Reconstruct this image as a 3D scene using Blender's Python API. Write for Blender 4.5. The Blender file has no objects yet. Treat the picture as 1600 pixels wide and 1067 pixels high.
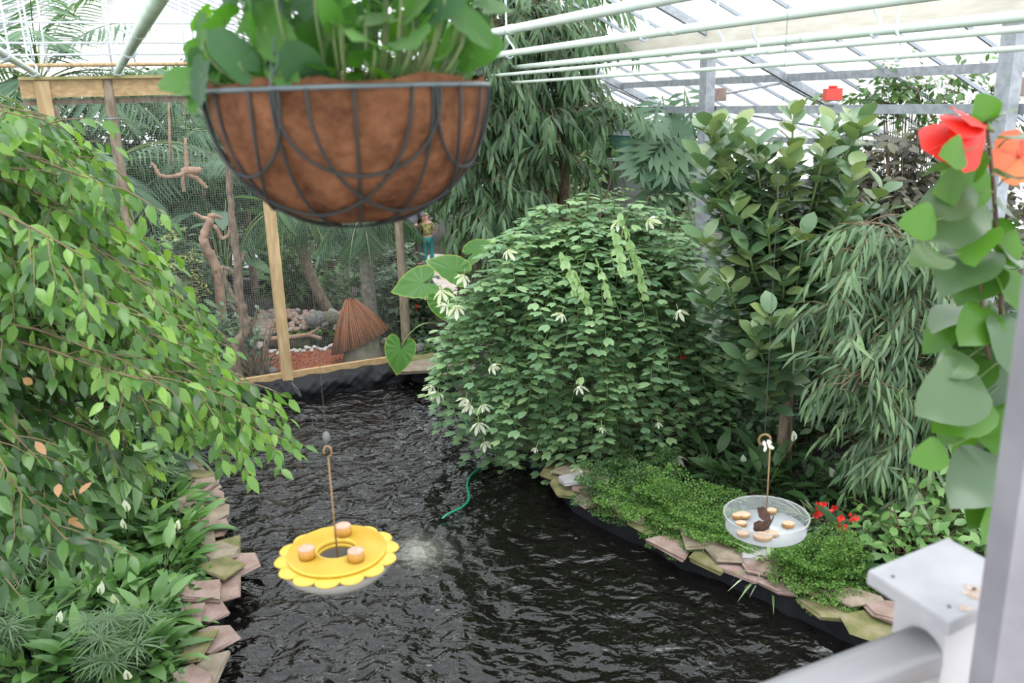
import bpy, math, random
import numpy as np
from mathutils import Vector, Matrix
from mathutils.geometry import tessellate_polygon
SC = bpy.context.scene
COL = SC.collection
PI = math.pi
rng = np.random.default_rng(7)
def seed(k):
    global rng
    rng = np.random.default_rng(k); random.seed(k)
def A(*v): return np.array(v, float)
def nrm(v):
    v = np.asarray(v, float); return v / (np.linalg.norm(v, axis=-1, keepdims=True) + 1e-9)
UP = A(0, 0, 1)
# ---------------------------------------------------------------- camera frame
F = 1350.0; PITCH = math.radians(15.7); ROLL = 0.030; CAM = A(0, 0, 4.0)
cf = A(0, math.cos(PITCH), -math.sin(PITCH)); r0 = A(1, 0, 0); u0 = A(0, math.sin(PITCH), math.cos(PITCH))
cr = r0*math.cos(ROLL) - u0*math.sin(ROLL); cu = u0*math.cos(ROLL) + r0*math.sin(ROLL)
def ray(px, py): return cf + cr*((px-800)/F) + cu*((533.5-py)/F)
def at(px, py, Y):
    d = ray(px, py); return CAM + d*(Y/d[1])
def gz(px, py, z=0.2):
    d = ray(px, py); return CAM + d*((z-CAM[2])/d[2])
def dist(px, py, t):
    return CAM + nrm(ray(px, py))*t
def proj(p):
    d = np.asarray(p)-CAM; w = d @ cf
    return np.stack([800+F*(d@cr)/w, 533.5-F*(d@cu)/w], -1)
# greenhouse axes: d1 runs away along the house, d2 across it
d1 = nrm(A(-.415, .910, 0)); d2 = A(d1[1], -d1[0], 0)
P1 = at(1103, 200, 11.3); P1[2] = 0
def gp(a, b, z=0.0): return P1 + d1*a + d2*b + UP*z
T0 = gz(448, 585, .34); T0[2] = 0
def onpen(px, py, off=0.0):     # the vertical plane of the pen front
    d = ray(px, py); o = T0 + d1*off
    k = ((o-CAM) @ d1)/(d @ d1); return CAM + d*k
# ---------------------------------------------------------------- materials
MATS = {}
def newmat(name):
    m = bpy.data.materials.new(name); m.use_nodes = True
    nt = m.node_tree; nt.nodes.clear(); return m, nt, nt.nodes, nt.links
def out(nt, sock):
    o = nt.nodes.new('ShaderNodeOutputMaterial'); nt.links.new(sock, o.inputs[0])
def mat(name, col, rough=.6, metal=0, col2=None, scale=8, bump=0, bscale=None, spec=.5, stretch=None, detail=4, col3=None, trans=0):
    if name in MATS: return MATS[name]
    m, nt, N, L = newmat(name)
    b = N.new('ShaderNodeBsdfPrincipled'); b.inputs['Roughness'].default_value = rough
    b.inputs['Metallic'].default_value = metal; b.inputs['Specular IOR Level'].default_value = spec
    b.inputs['Base Color'].default_value = (*col, 1)
    tc = N.new('ShaderNodeTexCoord'); src = tc.outputs['Object']
    if stretch:
        mp = N.new('ShaderNodeMapping'); mp.inputs['Scale'].default_value = stretch
        L.new(src, mp.inputs['Vector']); src = mp.outputs[0]
    if col2:
        n = N.new('ShaderNodeTexNoise'); n.inputs['Scale'].default_value = scale; n.inputs['Detail'].default_value = detail
        L.new(src, n.inputs['Vector'])
        r = N.new('ShaderNodeValToRGB'); e = r.color_ramp.elements
        e[0].position = .35; e[0].color = (*col, 1); e[1].position = .65; e[1].color = (*col2, 1)
        if col3:
            x = e.new(.5); x.color = (*col3, 1)
        L.new(n.outputs['Fac'], r.inputs[0]); L.new(r.outputs[0], b.inputs['Base Color'])
    if bump:
        n2 = N.new('ShaderNodeTexNoise'); n2.inputs['Scale'].default_value = bscale or scale*3; n2.inputs['Detail'].default_value = 5
        L.new(src, n2.inputs['Vector'])
        bp = N.new('ShaderNodeBump'); bp.inputs['Strength'].default_value = bump; bp.inputs['Distance'].default_value = .02
        L.new(n2.outputs['Fac'], bp.inputs['Height']); L.new(bp.outputs[0], b.inputs['Normal'])
    out(nt, b.outputs[0]); MATS[name] = m; return m
def leafmat(name, cols, rough=.38, tr=.32, spec=.4, sheen=0):
    """leaf: colours spread leaf by leaf through the 'rnd' attribute; thin, so light comes through"""
    if name in MATS: return MATS[name]
    m, nt, N, L = newmat(name)
    at_ = N.new('ShaderNodeAttribute'); at_.attribute_name = 'rnd'
    r = N.new('ShaderNodeValToRGB'); e = r.color_ramp.elements
    e[0].color = (*cols[0], 1); e[1].color = (*cols[-1], 1)
    for i, c in enumerate(cols[1:-1]):
        x = e.new((i+1)/(len(cols)-1)); x.color = (*c, 1)
    L.new(at_.outputs['Fac'], r.inputs[0])
    b = N.new('ShaderNodeBsdfPrincipled'); b.inputs['Roughness'].default_value = rough
    b.inputs['Specular IOR Level'].default_value = spec
    L.new(r.outputs[0], b.inputs['Base Color'])
    t = N.new('ShaderNodeBsdfTranslucent')
    mx = N.new('ShaderNodeMix'); mx.data_type = 'RGBA'; mx.blend_type = 'MULTIPLY'; mx.inputs[0].default_value = 1
    L.new(r.outputs[0], mx.inputs[6]); mx.inputs[7].default_value = (1.5, 1.6, .7, 1)
    L.new(mx.outputs[2], t.inputs['Color'])
    ms = N.new('ShaderNodeMixShader'); ms.inputs[0].default_value = tr
    L.new(b.outputs[0], ms.inputs[1]); L.new(t.outputs[0], ms.inputs[2]); out(nt, ms.outputs[0])
    MATS[name] = m; return m
# ---------------------------------------------------------------- mesh builder
class MB:
    def __init__(s): s.V = []; s.L = []; s.S = []; s.M = []; s.R = []; s.n = 0
    def add(s, V, faces, m=0, rnd=.5):
        V = np.asarray(V, float).reshape(-1, 3); 
        for f in faces:
            f = np.asarray(f, int)
            if f.size == 0: continue
            s.L.append((f+s.n).ravel()); s.S.append(np.full(len(f), f.shape[1])); s.M.append(np.full(len(f), m))
        s.R.append(np.broadcast_to(np.asarray(rnd, float), (len(V),)).copy()); s.V.append(V); s.n += len(V); return s
    def box(s, lo, hi, m=0):
        lo = A(*lo); hi = A(*hi)
        V = np.array([[(lo, hi)[i][0], (lo, hi)[j][1], (lo, hi)[k][2]] for i in (0, 1) for j in (0, 1) for k in (0, 1)])
        return s.add(V, [[[0,1,3,2],[4,6,7,5],[0,4,5,1],[2,3,7,6],[0,2,6,4],[1,5,7,3]]], m)
    def beam(s, a, b, w, h, up=UP, m=0):      # rectangular bar from a to b
        a = np.asarray(a, float); b = np.asarray(b, float); t = nrm(b-a)
        x = nrm(np.cross(t, up)); y = np.cross(x, t)
        V = [c + x*w/2*i + y*h/2*j for c in (a, b) for i, j in ((-1,-1),(1,-1),(1,1),(-1,1))]
        return s.add(V, [[[0,3,2,1],[4,5,6,7],[0,1,5,4],[1,2,6,5],[2,3,7,6],[3,0,4,7]]], m)
    def tube(s, pts, rad, n=6, m=0, rnd=.5, caps=True):
        P = np.asarray(pts, float); k = len(P); R = np.broadcast_to(np.asarray(rad, float), (k,))
        T = nrm(np.gradient(P, axis=0)); ref = UP if abs(T[0][2]) < .9 else A(1, 0, 0)
        x = nrm(np.cross(T[0], ref)); ring = []
        ang = np.arange(n)*2*PI/n
        for i in range(k):
            x = nrm(x - T[i]*(x@T[i])); y = np.cross(T[i], x)
            ring.append(P[i] + R[i]*(np.cos(ang)[:, None]*x + np.sin(ang)[:, None]*y))
        V = np.concatenate(ring); i = np.arange(k-1)[:, None]*n; j = np.arange(n)[None]; j2 = (j+1) % n
        Q = np.stack([i+j, i+j2, i+n+j2, i+n+j], -1).reshape(-1, 4)
        fs = [Q]
        if caps and n >= 3: fs += [[list(range(n))[::-1]], [[(k-1)*n+q for q in range(n)]]]
        return s.add(V, fs, m, rnd)
    def lathe(s, prof, n=32, c=(0,0,0), m=0, sx=1, sy=1):   # prof: (r, z)
        P = np.array(prof, float); k = len(P); ang = np.arange(n)*2*PI/n
        V = np.stack([P[:, 0:1]*np.cos(ang)*sx, P[:, 0:1]*np.sin(ang)*sy, np.repeat(P[:, 1:2], n, 1)], -1).reshape(-1, 3) + A(*c)
        i = np.arange(k-1)[:, None]*n; j = np.arange(n)[None]; j2 = (j+1) % n
        Q = np.stack([i+j, i+j2, i+n+j2, i+n+j], -1).reshape(-1, 4)
        return s.add(V, [Q], m)
    def inst(s, tpl, pos, d, up, sc, wid=1., m=0, rnd=.5, base=None):
        """place a leaf template many times; x along the leaf, z its face"""
        tv, tf = tpl; pos = np.asarray(pos, float).reshape(-1, 3); n = len(pos)
        if n == 0: return s
        X = nrm(np.broadcast_to(np.asarray(d, float), (n, 3))); Z = np.broadcast_to(np.asarray(up, float), (n, 3))
        Y = nrm(np.cross(Z, X)); Z = np.cross(X, Y)
        sc = np.broadcast_to(np.asarray(sc, float), (n,))[:, None, None]; wd = np.broadcast_to(np.asarray(wid, float), (n,))[:, None, None]
        V = pos[:, None] + sc*(tv[None, :, 0:1]*X[:, None] + wd*tv[None, :, 1:2]*Y[:, None] + tv[None, :, 2:3]*Z[:, None])
        off = (np.arange(n)*len(tv))[:, None, None]
        fs = [(np.asarray(f)[None] + off).reshape(-1, np.asarray(f).shape[1]) for f in tf]
        R = np.repeat(np.broadcast_to(np.asarray(rnd, float), (n,)), len(tv))
        return s.add(V.reshape(-1, 3), fs, m, R)
    def build(s, name, mats, parent=None, origin=None, smooth=True):
        V = np.concatenate(s.V) if s.V else np.zeros((0, 3))
        if parent is not None and origin is None: origin = np.array(parent['_o'])
        o = A(0, 0, 0) if origin is None else np.asarray(origin, float)
        me = bpy.data.meshes.new(name); V = V - o
        L = np.concatenate(s.L); S = np.concatenate(s.S); M = np.concatenate(s.M)
        me.vertices.add(len(V)); me.vertices.foreach_set('co', V.ravel().astype(np.float32))
        me.loops.add(len(L)); me.loops.foreach_set('vertex_index', L.astype(np.int32))
        me.polygons.add(len(S)); me.polygons.foreach_set('loop_start', (np.cumsum(S)-S).astype(np.int32))
        me.polygons.foreach_set('material_index', M.astype(np.int32))
        me.polygons.foreach_set('use_smooth', np.full(len(S), bool(smooth)))
        me.update(calc_edges=True)
        a = me.attributes.new('rnd', 'FLOAT', 'POINT'); a.data.foreach_set('value', np.concatenate(s.R).astype(np.float32))
        for mm in (mats if isinstance(mats, (list, tuple)) else [mats]): me.materials.append(mm)
        ob = bpy.data.objects.new(name, me); COL.objects.link(ob)
        if parent is not None: ob.parent = parent; ob['_o'] = tuple(o)
        else: ob.location = o; ob['_o'] = tuple(o)
        return ob
def tag(o, label=None, cat=None, group=None, kind=None):
    if label: o['label'] = label
    if cat: o['category'] = cat
    if group: o['group'] = group
    if kind: o['kind'] = kind
    return o
def root(name, label, cat, loc, group=None):
    o = bpy.data.objects.new(name, None); COL.objects.link(o); o.location = Vector(loc); o.empty_display_size = .1
    o['_o'] = tuple(float(x) for x in loc); return tag(o, label, cat, group)
def struct(mb, name, m, smooth=False, origin=None):
    return tag(mb.build(name, m, smooth=smooth, origin=origin), kind='structure')
def smoothpath(P, n=8):
    P = np.asarray(P, float); k = len(P)
    if k < 3: return np.array([P[0]+(P[-1]-P[0])*t for t in np.linspace(0, 1, n)])
    E = np.vstack([2*P[0]-P[1], P, 2*P[-1]-P[-2]]); o = []
    for i in range(k-1):
        a, b, c, d = E[i:i+4]
        for t in np.linspace(0, 1, n, endpoint=False):
            o.append(.5*((2*b)+(-a+c)*t+(2*a-5*b+4*c-d)*t*t+(-a+3*b-3*c+d)*t**3))
    o.append(P[-1]); return np.array(o)
# ---------------------------------------------------------------- leaf templates
def leaf_tpl(wid, k=3, peak=.45, fold=.12, curl=.15, power=1.0, tip=1.0, petiole=0):
    """outline with its widest point at `peak`; wid = full width / length"""
    V = [(0, 0, 0)]; ts = np.linspace(0, 1, k+2)[1:-1]
    for t in ts:
        u = t**(math.log(.5)/math.log(peak)); w = math.sin(PI*u)**power*wid/2
        z = -curl*t*t
        V += [(t, -w, z+fold*w), (t, 0, z), (t, w, z+fold*w)]
    V.append((1, 0, -curl)); V = np.array(V); V[:, 0] += petiole
    if petiole: V = np.vstack([V, [(0, -.012, 0), (0, .012, 0)]])
    T = [[0, 2, 1], [0, 3, 2]]; Q = []
    for i in range(k-1):
        a = 1+3*i; b = a+3
        Q += [[a, a+1, b+1, b], [a+1, a+2, b+2, b+1]]
    e = 3*k+1; a = 1+3*(k-1); T += [[a, a+1, e], [a+1, a+2, e]]
    if petiole: T += [[e+1, e+2, 0]]
    return V, ([np.array(T)] + ([np.array(Q)] if Q else []))
def join_tpl(*ts):
    V = []; T = []; Q = []; n = 0
    for v, fs in ts:
        V.append(v)
        for f in fs: (T if f.shape[1] == 3 else Q).append(f+n)
        n += len(v)
    o = []
    if T: o.append(np.vstack(T))
    if Q: o.append(np.vstack(Q))
    return np.vstack(V), o
def rot_tpl(t, az, el=0, s=1, off=(0,0,0)):
    v, fs = t; c, sn = math.cos(az), math.sin(az); ce, se = math.cos(el), math.sin(el)
    w = np.stack([v[:, 0]*ce - v[:, 2]*se, v[:, 1], v[:, 0]*se + v[:, 2]*ce], -1)
    w = np.stack([w[:, 0]*c - w[:, 1]*sn, w[:, 0]*sn + w[:, 1]*c, w[:, 2]], -1)*s + A(*off)
    return w, fs
OVAL = leaf_tpl(.52, 3, .45, .15, .18, .85, petiole=.06)
FICUS = leaf_tpl(.46, 3, .4, .2, .22, .9, petiole=.1)
RUB = leaf_tpl(.5, 4, .52, .24, .16, .62, petiole=.1)
LANCE = leaf_tpl(.14, 3, .4, .3, .3, .9, petiole=.04)
LANCEW = leaf_tpl(.26, 4, .42, .3, .4, .85, petiole=.05)
BLADE = leaf_tpl(.07, 2, .4, .3, .35, .8)
SMALL = leaf_tpl(.5, 1, .45, .2, .1, .8)
PINNA = leaf_tpl(.12, 1, .4, .2, .2, .8)
lobe = leaf_tpl(.56, 2, .55, .1, .12, .6)
BAUH = join_tpl(rot_tpl(lobe, .3), rot_tpl(lobe, -.3))
PETAL = leaf_tpl(.3, 3, .6, .2, .25, .8)
def heart_outline(n=28, notch=.42):
    """peltate heart leaf: x towards the tip, lobes behind the stalk"""
    P = []
    for i in range(n):
        a = 2*PI*i/n - PI        # starts in the notch
        c = math.cos(a)
        r = .52 + .30*max(c, 0)**3 + .06*math.cos(2*a)
        back = max(0, 1-abs(abs(a)-PI)/.42)
        r *= 1 - notch*back
        P.append((r*math.cos(a)*1.0, r*math.sin(a)*.95))
    return P
def heart_tpl(wave=.03, cup=.18, notch=.62, n=28, rings=4):
    P = heart_outline(n, notch); V = [(0, 0, 0)]; T = []; Q = []
    for r in range(1, rings+1):
        f = r/rings
        for i, (x, y) in enumerate(P):
            z = cup*(f*f)*(abs(y)-.25*x) + wave*f*math.sin(i*2.4) - .15*max(x*f, 0)**2
            V.append((x*f, y*f, z))
    for i in range(n): T.append([0, 1+i, 1+(i+1) % n])
    for r in range(rings-1):
        a = 1+r*n
        for i in range(n):
            j = (i+1) % n; Q.append([a+i, a+n+i, a+n+j, a+j])
    return np.array(V), [np.array(T), np.array(Q)]
def gauss(n, s): return rng.normal(0, s, (n, 3))
# ---------------------------------------------------------------- twigs
def bez(a, b, c, n=10):
    t = np.linspace(0, 1, n)[:, None]; return (1-t)**2*a + 2*t*(1-t)*b + t*t*c
def arc(p, d, L, g=.5, n=7, wob=.05):
    """a shoot that bows under its own weight"""
    p = np.array(p, float); d = nrm(d); o = [p.copy()]
    for _ in range(n-1):
        d = nrm(d + A(0, 0, -g/n) + rng.normal(0, wob, 3)); p = p + d*L/(n-1); o.append(p.copy())
    return np.array(o)
def sample(path, sp, t0=0., jitter=.3):
    seg = np.linalg.norm(np.diff(path, axis=0), axis=1); cum = np.concatenate([[0], np.cumsum(seg)]); L = cum[-1]
    n = max(1, int(L*(1-t0)/sp)); s = np.linspace(L*t0, L, n) + rng.normal(0, sp*jitter, n); s = np.clip(s, 0, L)
    P = np.stack([np.interp(s, cum, path[:, i]) for i in range(3)], -1)
    T = nrm(np.gradient(path, axis=0)); D = nrm(np.stack([np.interp(s, cum, T[:, i]) for i in range(3)], -1))
    return P, D, s/max(L, 1e-6)
def leaves_on(mb, path, tpl, size, sp, spread=.9, droop=.4, upj=.35, t0=0., wid=1., m=0, rv=(.2, .8), tipr=.25, flat=False, szv=.2, facing=None, level=False):
    P, D, s = sample(path, sp, t0); n = len(P)
    side = nrm(np.cross(D, UP)); side = np.where(np.abs(D[:, 2:3]) > .95, A(1, 0, 0), side)
    sg = np.where(np.arange(n) % 2 == 0, 1, -1)[:, None]
    if not flat:
        th = rng.uniform(-.9, .9, n)[:, None]; v = np.cross(D, side); side = side*np.cos(th) + v*np.sin(th)
    d = D*math.cos(spread) + side*sg*math.sin(spread) + A(0, 0, -droop) + gauss(n, .15)
    if level: d = side*sg + D*A(.45, .45, 0) + A(0, 0, -droop) + gauss(n, .15)
    up = UP + gauss(n, upj)
    if facing is not None: up = up*.6 + np.asarray(facing)
    r = np.clip(rng.uniform(rv[0], rv[1], n) + tipr*s, 0, 1)
    mb.inst(tpl, P, d, up, size*rng.uniform(1-szv, 1+szv, n), wid, m, r)
def inpoly(poly, n):
    P = np.array(poly, float); lo = P.min(0); hi = P.max(0); o = []
    while len(o) < n:
        q = rng.uniform(lo, hi); c = False; j = len(P)-1
        for i in range(len(P)):
            if (P[i][1] > q[1]) != (P[j][1] > q[1]) and q[0] < (P[j][0]-P[i][0])*(q[1]-P[i][1])/(P[j][1]-P[i][1]+1e-12)+P[i][0]: c = not c
            j = i
        if c: o.append(q)
    return np.array(o)
# ================================================================ materials in use
M_galv = mat('galvanised', (.27,.29,.32), .5, .3, (.38,.40,.43), 14, bump=.05)
M_bar = mat('glazing_bar', (.3,.33,.37), .5, .2)
M_pipe = mat('white_pipe', (.62,.72,.64), .35, 0, (.7,.78,.7), 6)
M_hook = mat('white_strap', (.6,.66,.7), .4)
M_cream = mat('cream_beam', (.62,.56,.47), .6, 0, (.72,.68,.6), 3, stretch=(1,1,6))
M_timber = mat('pale_timber', (.36,.24,.12), .75, 0, (.5,.37,.2), 3, bump=.3, stretch=(6,6,1), bscale=20)
M_tbeam = mat('timber_beam', (.34,.22,.11), .75, 0, (.48,.34,.17), 3, bump=.3, stretch=(2,8,8), bscale=14)
M_pole = mat('weathered_pole', (.15,.115,.08), .85, 0, (.27,.22,.16), 5, bump=.5, stretch=(4,4,1), bscale=20)
M_soil = mat('soil', (.018,.013,.01), .95, 0, (.05,.038,.027), 3, bump=.8, bscale=18)
M_liner = mat('black_liner', (.009,.010,.012), .55, 0, (.015,.016,.019), 5, bump=.5, bscale=14, spec=.22)
M_mulch = mat('red_mulch', (.16,.035,.015), .9, 0, (.36,.11,.05), 22, bump=1, bscale=50)
M_bark = mat('bark', (.12,.085,.06), .9, 0, (.26,.195,.14), 9, bump=.6, bscale=30, stretch=(3,3,1))
M_twig = mat('twig', (.13,.09,.05), .8, 0, (.2,.15,.08), 12)
M_gstem = mat('green_stem', (.1,.16,.05), .6, 0, (.16,.2,.08), 12)
M_drift = mat('driftwood', (.25,.15,.1), .8, 0, (.42,.27,.19), 8, bump=.5, bscale=30)
M_white = mat('white_paint', (.40,.40,.42), .5, 0, (.46,.46,.48), 6, bump=.05)
M_path = mat('path_paving', (.36,.31,.28), .85, 0, (.48,.42,.38), 5)
M_shade = mat('grey_shade_cloth', (.13,.145,.135), .8, 0, (.19,.205,.19), 2, stretch=(1,1,14))
M_green = mat('green_shade_cloth', (.03,.1,.075), .7, 0, (.05,.14,.1), 4)
# thin roof and wall glass
def glassmat():
    m, nt, N, L = newmat('thin_glass')
    t = N.new('ShaderNodeBsdfTransparent'); t.inputs[0].default_value = (.93,.95,.95,1)
    g = N.new('ShaderNodeBsdfGlossy'); g.inputs['Roughness'].default_value = .1
    x = N.new('ShaderNodeMixShader'); x.inputs[0].default_value = .05
    L.new(t.outputs[0], x.inputs[1]); L.new(g.outputs[0], x.inputs[2]); out(nt, x.outputs[0]); return m
M_glass = glassmat()
# ================================================================ pond outline and ground
SZ = .16
left_px = [(228,652),(262,676),(283,718),(322,752),(334,772),(352,845),(374,888),(348,932),(342,965),(334,1000),(326,1067),(318,1180)]
right_px = [(700,592),(745,640),(800,690),(868,742),(893,775),(940,802),(1000,825),(1065,862),(1130,885),(1190,912),(1255,942),(1325,975),(1400,1000),(1500,1040),(1620,1090),(1760,1140)]
Lp = [gz(x, y, SZ) for x, y in left_px]; Rp = [gz(x, y, SZ) for x, y in right_px]
BL = T0 - d2*2.35; BR = T0 + d2*1.75                    # back edge of the pond
backL = BL + d1*-.12; backR = BR + d1*-.12
near = [A(2.9, 1.6, 0), A(-1.6, 1.6, 0)]
pond = [backL] + [p for p in Lp] + [near[1], near[0]] + [p for p in Rp[::-1]] + [backR]
pond = [(float(p[0]), float(p[1])) for p in pond]
outer = [(-16, -1), (14, -1), (14, 34), (-16, 34)]
def flat(polys, z, mb, m=0, flip=False):
    vs = [Vector((x, y, 0)) for pl in polys for x, y in pl]
    tris = tessellate_polygon([[Vector((x, y, 0)) for x, y in pl] for pl in polys])
    T = []
    for t in tris:
        a, b, c = (vs[i] for i in t)
        T.append(t if (b-a).cross(c-a).z > 0 else t[::-1])
    mb.add([(v.x, v.y, z) for v in vs], [np.array(T)], m)
g = MB(); flat([outer, pond], SZ-.02, g); struct(g, 'ground', M_soil)
# pond walls of black liner, and the basin floor
w = MB(); n = len(pond); pv = np.array(pond)
w.add([(x, y, z) for x, y in pond for z in (-.6, SZ-.02)], [[[2*i, 2*((i+1) % n), 2*((i+1) % n)+1, 2*i+1] for i in range(n)]])
flat([pond], -.6, w)
struct(w, 'pond_basin', M_liner)
# water: rippled sheet
def watermat():
    m, nt, N, L = newmat('pond_water')
    b = N.new('ShaderNodeBsdfPrincipled'); b.inputs['Base Color'].default_value = (.007,.008,.006,1)
    b.inputs['Roughness'].default_value = .02; b.inputs['IOR'].default_value = 1.36; b.inputs['Specular IOR Level'].default_value = .75
    tc = N.new('ShaderNodeTexCoord'); mp = N.new('ShaderNodeMapping'); mp.inputs['Scale'].default_value = (1, 1.35, 1)
    L.new(tc.outputs['Object'], mp.inputs[0])
    n1 = N.new('ShaderNodeTexNoise'); n1.inputs['Scale'].default_value = 5.0; n1.inputs['Detail'].default_value = 1.2; n1.inputs['Distortion'].default_value = .6
    n2 = N.new('ShaderNodeTexNoise'); n2.inputs['Scale'].default_value = 15; n2.inputs['Detail'].default_value = .5; n2.inputs['Distortion'].default_value = .9
    L.new(mp.outputs[0], n1.inputs[0]); L.new(mp.outputs[0], n2.inputs[0])
    ad = N.new('ShaderNodeMath'); ad.operation = 'MULTIPLY_ADD'; ad.inputs[1].default_value = .2
    L.new(n2.outputs[0], ad.inputs[0]); L.new(n1.outputs[0], ad.inputs[2])
    bp = N.new('ShaderNodeBump'); bp.inputs['Strength'].default_value = 1.0; bp.inputs['Distance'].default_value = .055
    L.new(ad.outputs[0], bp.inputs['Height']); L.new(bp.outputs[0], b.inputs['Normal'])
    # milky, aerated water over the air stone
    at_ = N.new('ShaderNodeAttribute'); at_.attribute_name = 'rnd'
    n3 = N.new('ShaderNodeTexNoise'); n3.inputs['Scale'].default_value = 22; n3.inputs['Detail'].default_value = 4
    L.new(tc.outputs['Object'], n3.inputs[0])
    mu = N.new('ShaderNodeMath'); mu.operation = 'MULTIPLY'; L.new(at_.outputs['Fac'], mu.inputs[0]); L.new(n3.outputs[0], mu.inputs[1])
    mx = N.new('ShaderNodeMix'); mx.data_type = 'RGBA'; L.new(mu.outputs[0], mx.inputs[0])
    mx.inputs[6].default_value = (.005,.0045,.004,1); mx.inputs[7].default_value = (.3,.3,.25,1)
    L.new(mx.outputs[2], b.inputs['Base Color'])
    out(nt, b.outputs[0]); return m
seed(11)
wx = np.linspace(pv[:, 0].min(), pv[:, 0].max(), 260); wy = np.linspace(pv[:, 1].min(), pv[:, 1].max(), 300)
X, Y = np.meshgrid(wx, wy); Z = np.zeros_like(X)
bub = gz(655, 862, 0)
for _ in range(34):
    th = rng.uniform(0, 2*PI); k = rng.uniform(5, 24); Z += .026/k*np.sin(k*(X*math.cos(th)+Y*math.sin(th))*1.6 + rng.uniform(0, 6)+.6*np.sin(X*2+rng.uniform(0, 6)))
Rb = np.hypot(X-bub[0], Y-bub[1])
Z += .010*np.exp(-Rb*1.3)*np.sin(Rb*42) + .02*np.exp(-(Rb/.16)**2)
foam = np.exp(-(np.hypot((X-bub[0])*1.0, (Y-bub[1])*.8)/.2)**2)*1.1
ny, nx = X.shape; idx = (np.arange(ny-1)[:, None]*nx + np.arange(nx-1)[None]).ravel()
# keep only the cells inside the outline
def inside(x, y):
    c = np.zeros(x.shape, bool); j = len(pond)-1
    for i in range(len(pond)):
        xi, yi = pond[i]; xj, yj = pond[j]
        c ^= ((yi > y) != (yj > y)) & (x < (xj-xi)*(y-yi)/(yj-yi+1e-12)+xi); j = i
    return c
dx = wx[1]-wx[0]; dy = wy[1]-wy[0]
cx = (X[:-1, :-1]+dx/2).ravel(); cy = (Y[:-1, :-1]+dy/2).ravel(); keep = inside(cx, cy)
for sx in (-1, 1):
    for sy in (-1, 1): keep |= inside(cx+sx*.03, cy+sy*.03)
idx = idx[keep]
wt = MB(); wt.add(np.stack([X, Y, Z], -1).reshape(-1, 3), [np.stack([idx, idx+1, idx+nx+1, idx+nx], -1)], 0, foam.ravel())
tag(wt.build('pond_water', watermat()), 'dark rippling water of the fish pond', 'water', kind='stuff')
# ================================================================ greenhouse shell
SL = .44
def roofz(b): return 4.82 - SL*b if b > -6 else 4.82 + SL*6 - SL*(-6-b)
A0, A1, B0, B1 = -13.0, 19.0, -15.5, 3.6
rf = MB()
for b0, b1 in ((B0, -6), (-6, B1)):
    rf.add([gp(A0, b0, roofz(b0)+.05), gp(A1, b0, roofz(b0)+.05), gp(A1, b1, roofz(b1)+.05), gp(A0, b1, roofz(b1)+.05)], [[[0,1,2,3]]])
struct(rf, 'ceiling', M_glass)
for nm, lo, hi in (('wall_right', (A0, B1), (A1, B1)), ('wall_left', (A0, B0), (A1, B0)), ('wall_back', (A1, B0), (A1, B1))):
    q = MB(); h = 3.2 if nm != 'wall_back' else 3.2
    q.add([gp(*lo, .1), gp(*hi, .1), gp(*hi, roofz(hi[1])), gp(*lo, roofz(lo[1]))] if nm != 'wall_back' else
          [gp(A1, B0, .1), gp(A1, B1, .1), gp(A1, B1, roofz(B1)), gp(A1, -6, roofz(-6.001)), gp(A1, B0, roofz(B0))],
          [[[0,1,2,3]]] if nm != 'wall_back' else [[[0,1,2,3,4]]])
    struct(q, nm, M_glass)
# shade cloth on the inside of the far right wall
q = MB(); q.add([gp(5, B1-.06, .2), gp(A1, B1-.06, .2), gp(A1, B1-.06, 2.75), gp(5, B1-.06, 2.75)], [[[0,1,2,3]]])
tag(q.build('shade_screen', M_shade, smooth=False), 'grey ribbed shade screen on the wall beyond the cheese plant', 'screen')
q = MB(); q.add([gp(5, B1-.1, 2.75), gp(A1, B1-.1, 2.75), gp(A1, B1-.1, 3.28), gp(5, B1-.1, 3.28)], [[[0,1,2,3]]])
tag(q.build('shade_cloth', M_green, smooth=False), 'dark green cloth band above the grey screen', 'cloth')
q = MB(); pth = smoothpath([gp(A1-.5, B1-.2, 2.62), gp(15, B1-.2, 2.55), gp(12, B1-.2, 2.66), gp(9, B1-.2, 2.6), gp(6, B1-.2, 2.7)], 6)
q.tube(pth, .022, 6); tag(q.build('cable', M_hook), 'white cable sagging along the green cloth band', 'cable')
q = MB(); q.tube([gp(5, B1-.5, 1.55), gp(A1, B1-.5, 1.55)], .05, 8); q.tube([gp(5, B1-.5, 1.2), gp(A1, B1-.5, 1.2)], .05, 8)
tag(q.build('heating_pipe', M_pipe), 'pair of white pipes low along the grey screen', 'pipe')
# glazing bars: one object per slope counted as roof structure
def bars(name, b0, b1, step, w, h, off=0):
    k = 0; a = A0+off
    mb = MB()
    while a < A1:
        mb.beam(gp(a, b0, roofz(b0)-.02), gp(a, b1, roofz(b1)-.02), w, h); a += step
    struct(mb, name, M_bar)
bars('trim_1', -6, B1, .82, .028, .04)
bars('trim_2', B0, -6.001, .82, .028, .04)
for i, b in enumerate((-12.4, -9.2, -6, -3, 1.3, 3.5)):
    mb = MB(); z = roofz(b)-.09
    mb.beam(gp(A0, b, z), gp(A1, b, z), .06, .10 if b > 0 else .07); struct(mb, 'trim_%d' % (i+3), M_galv)
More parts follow.
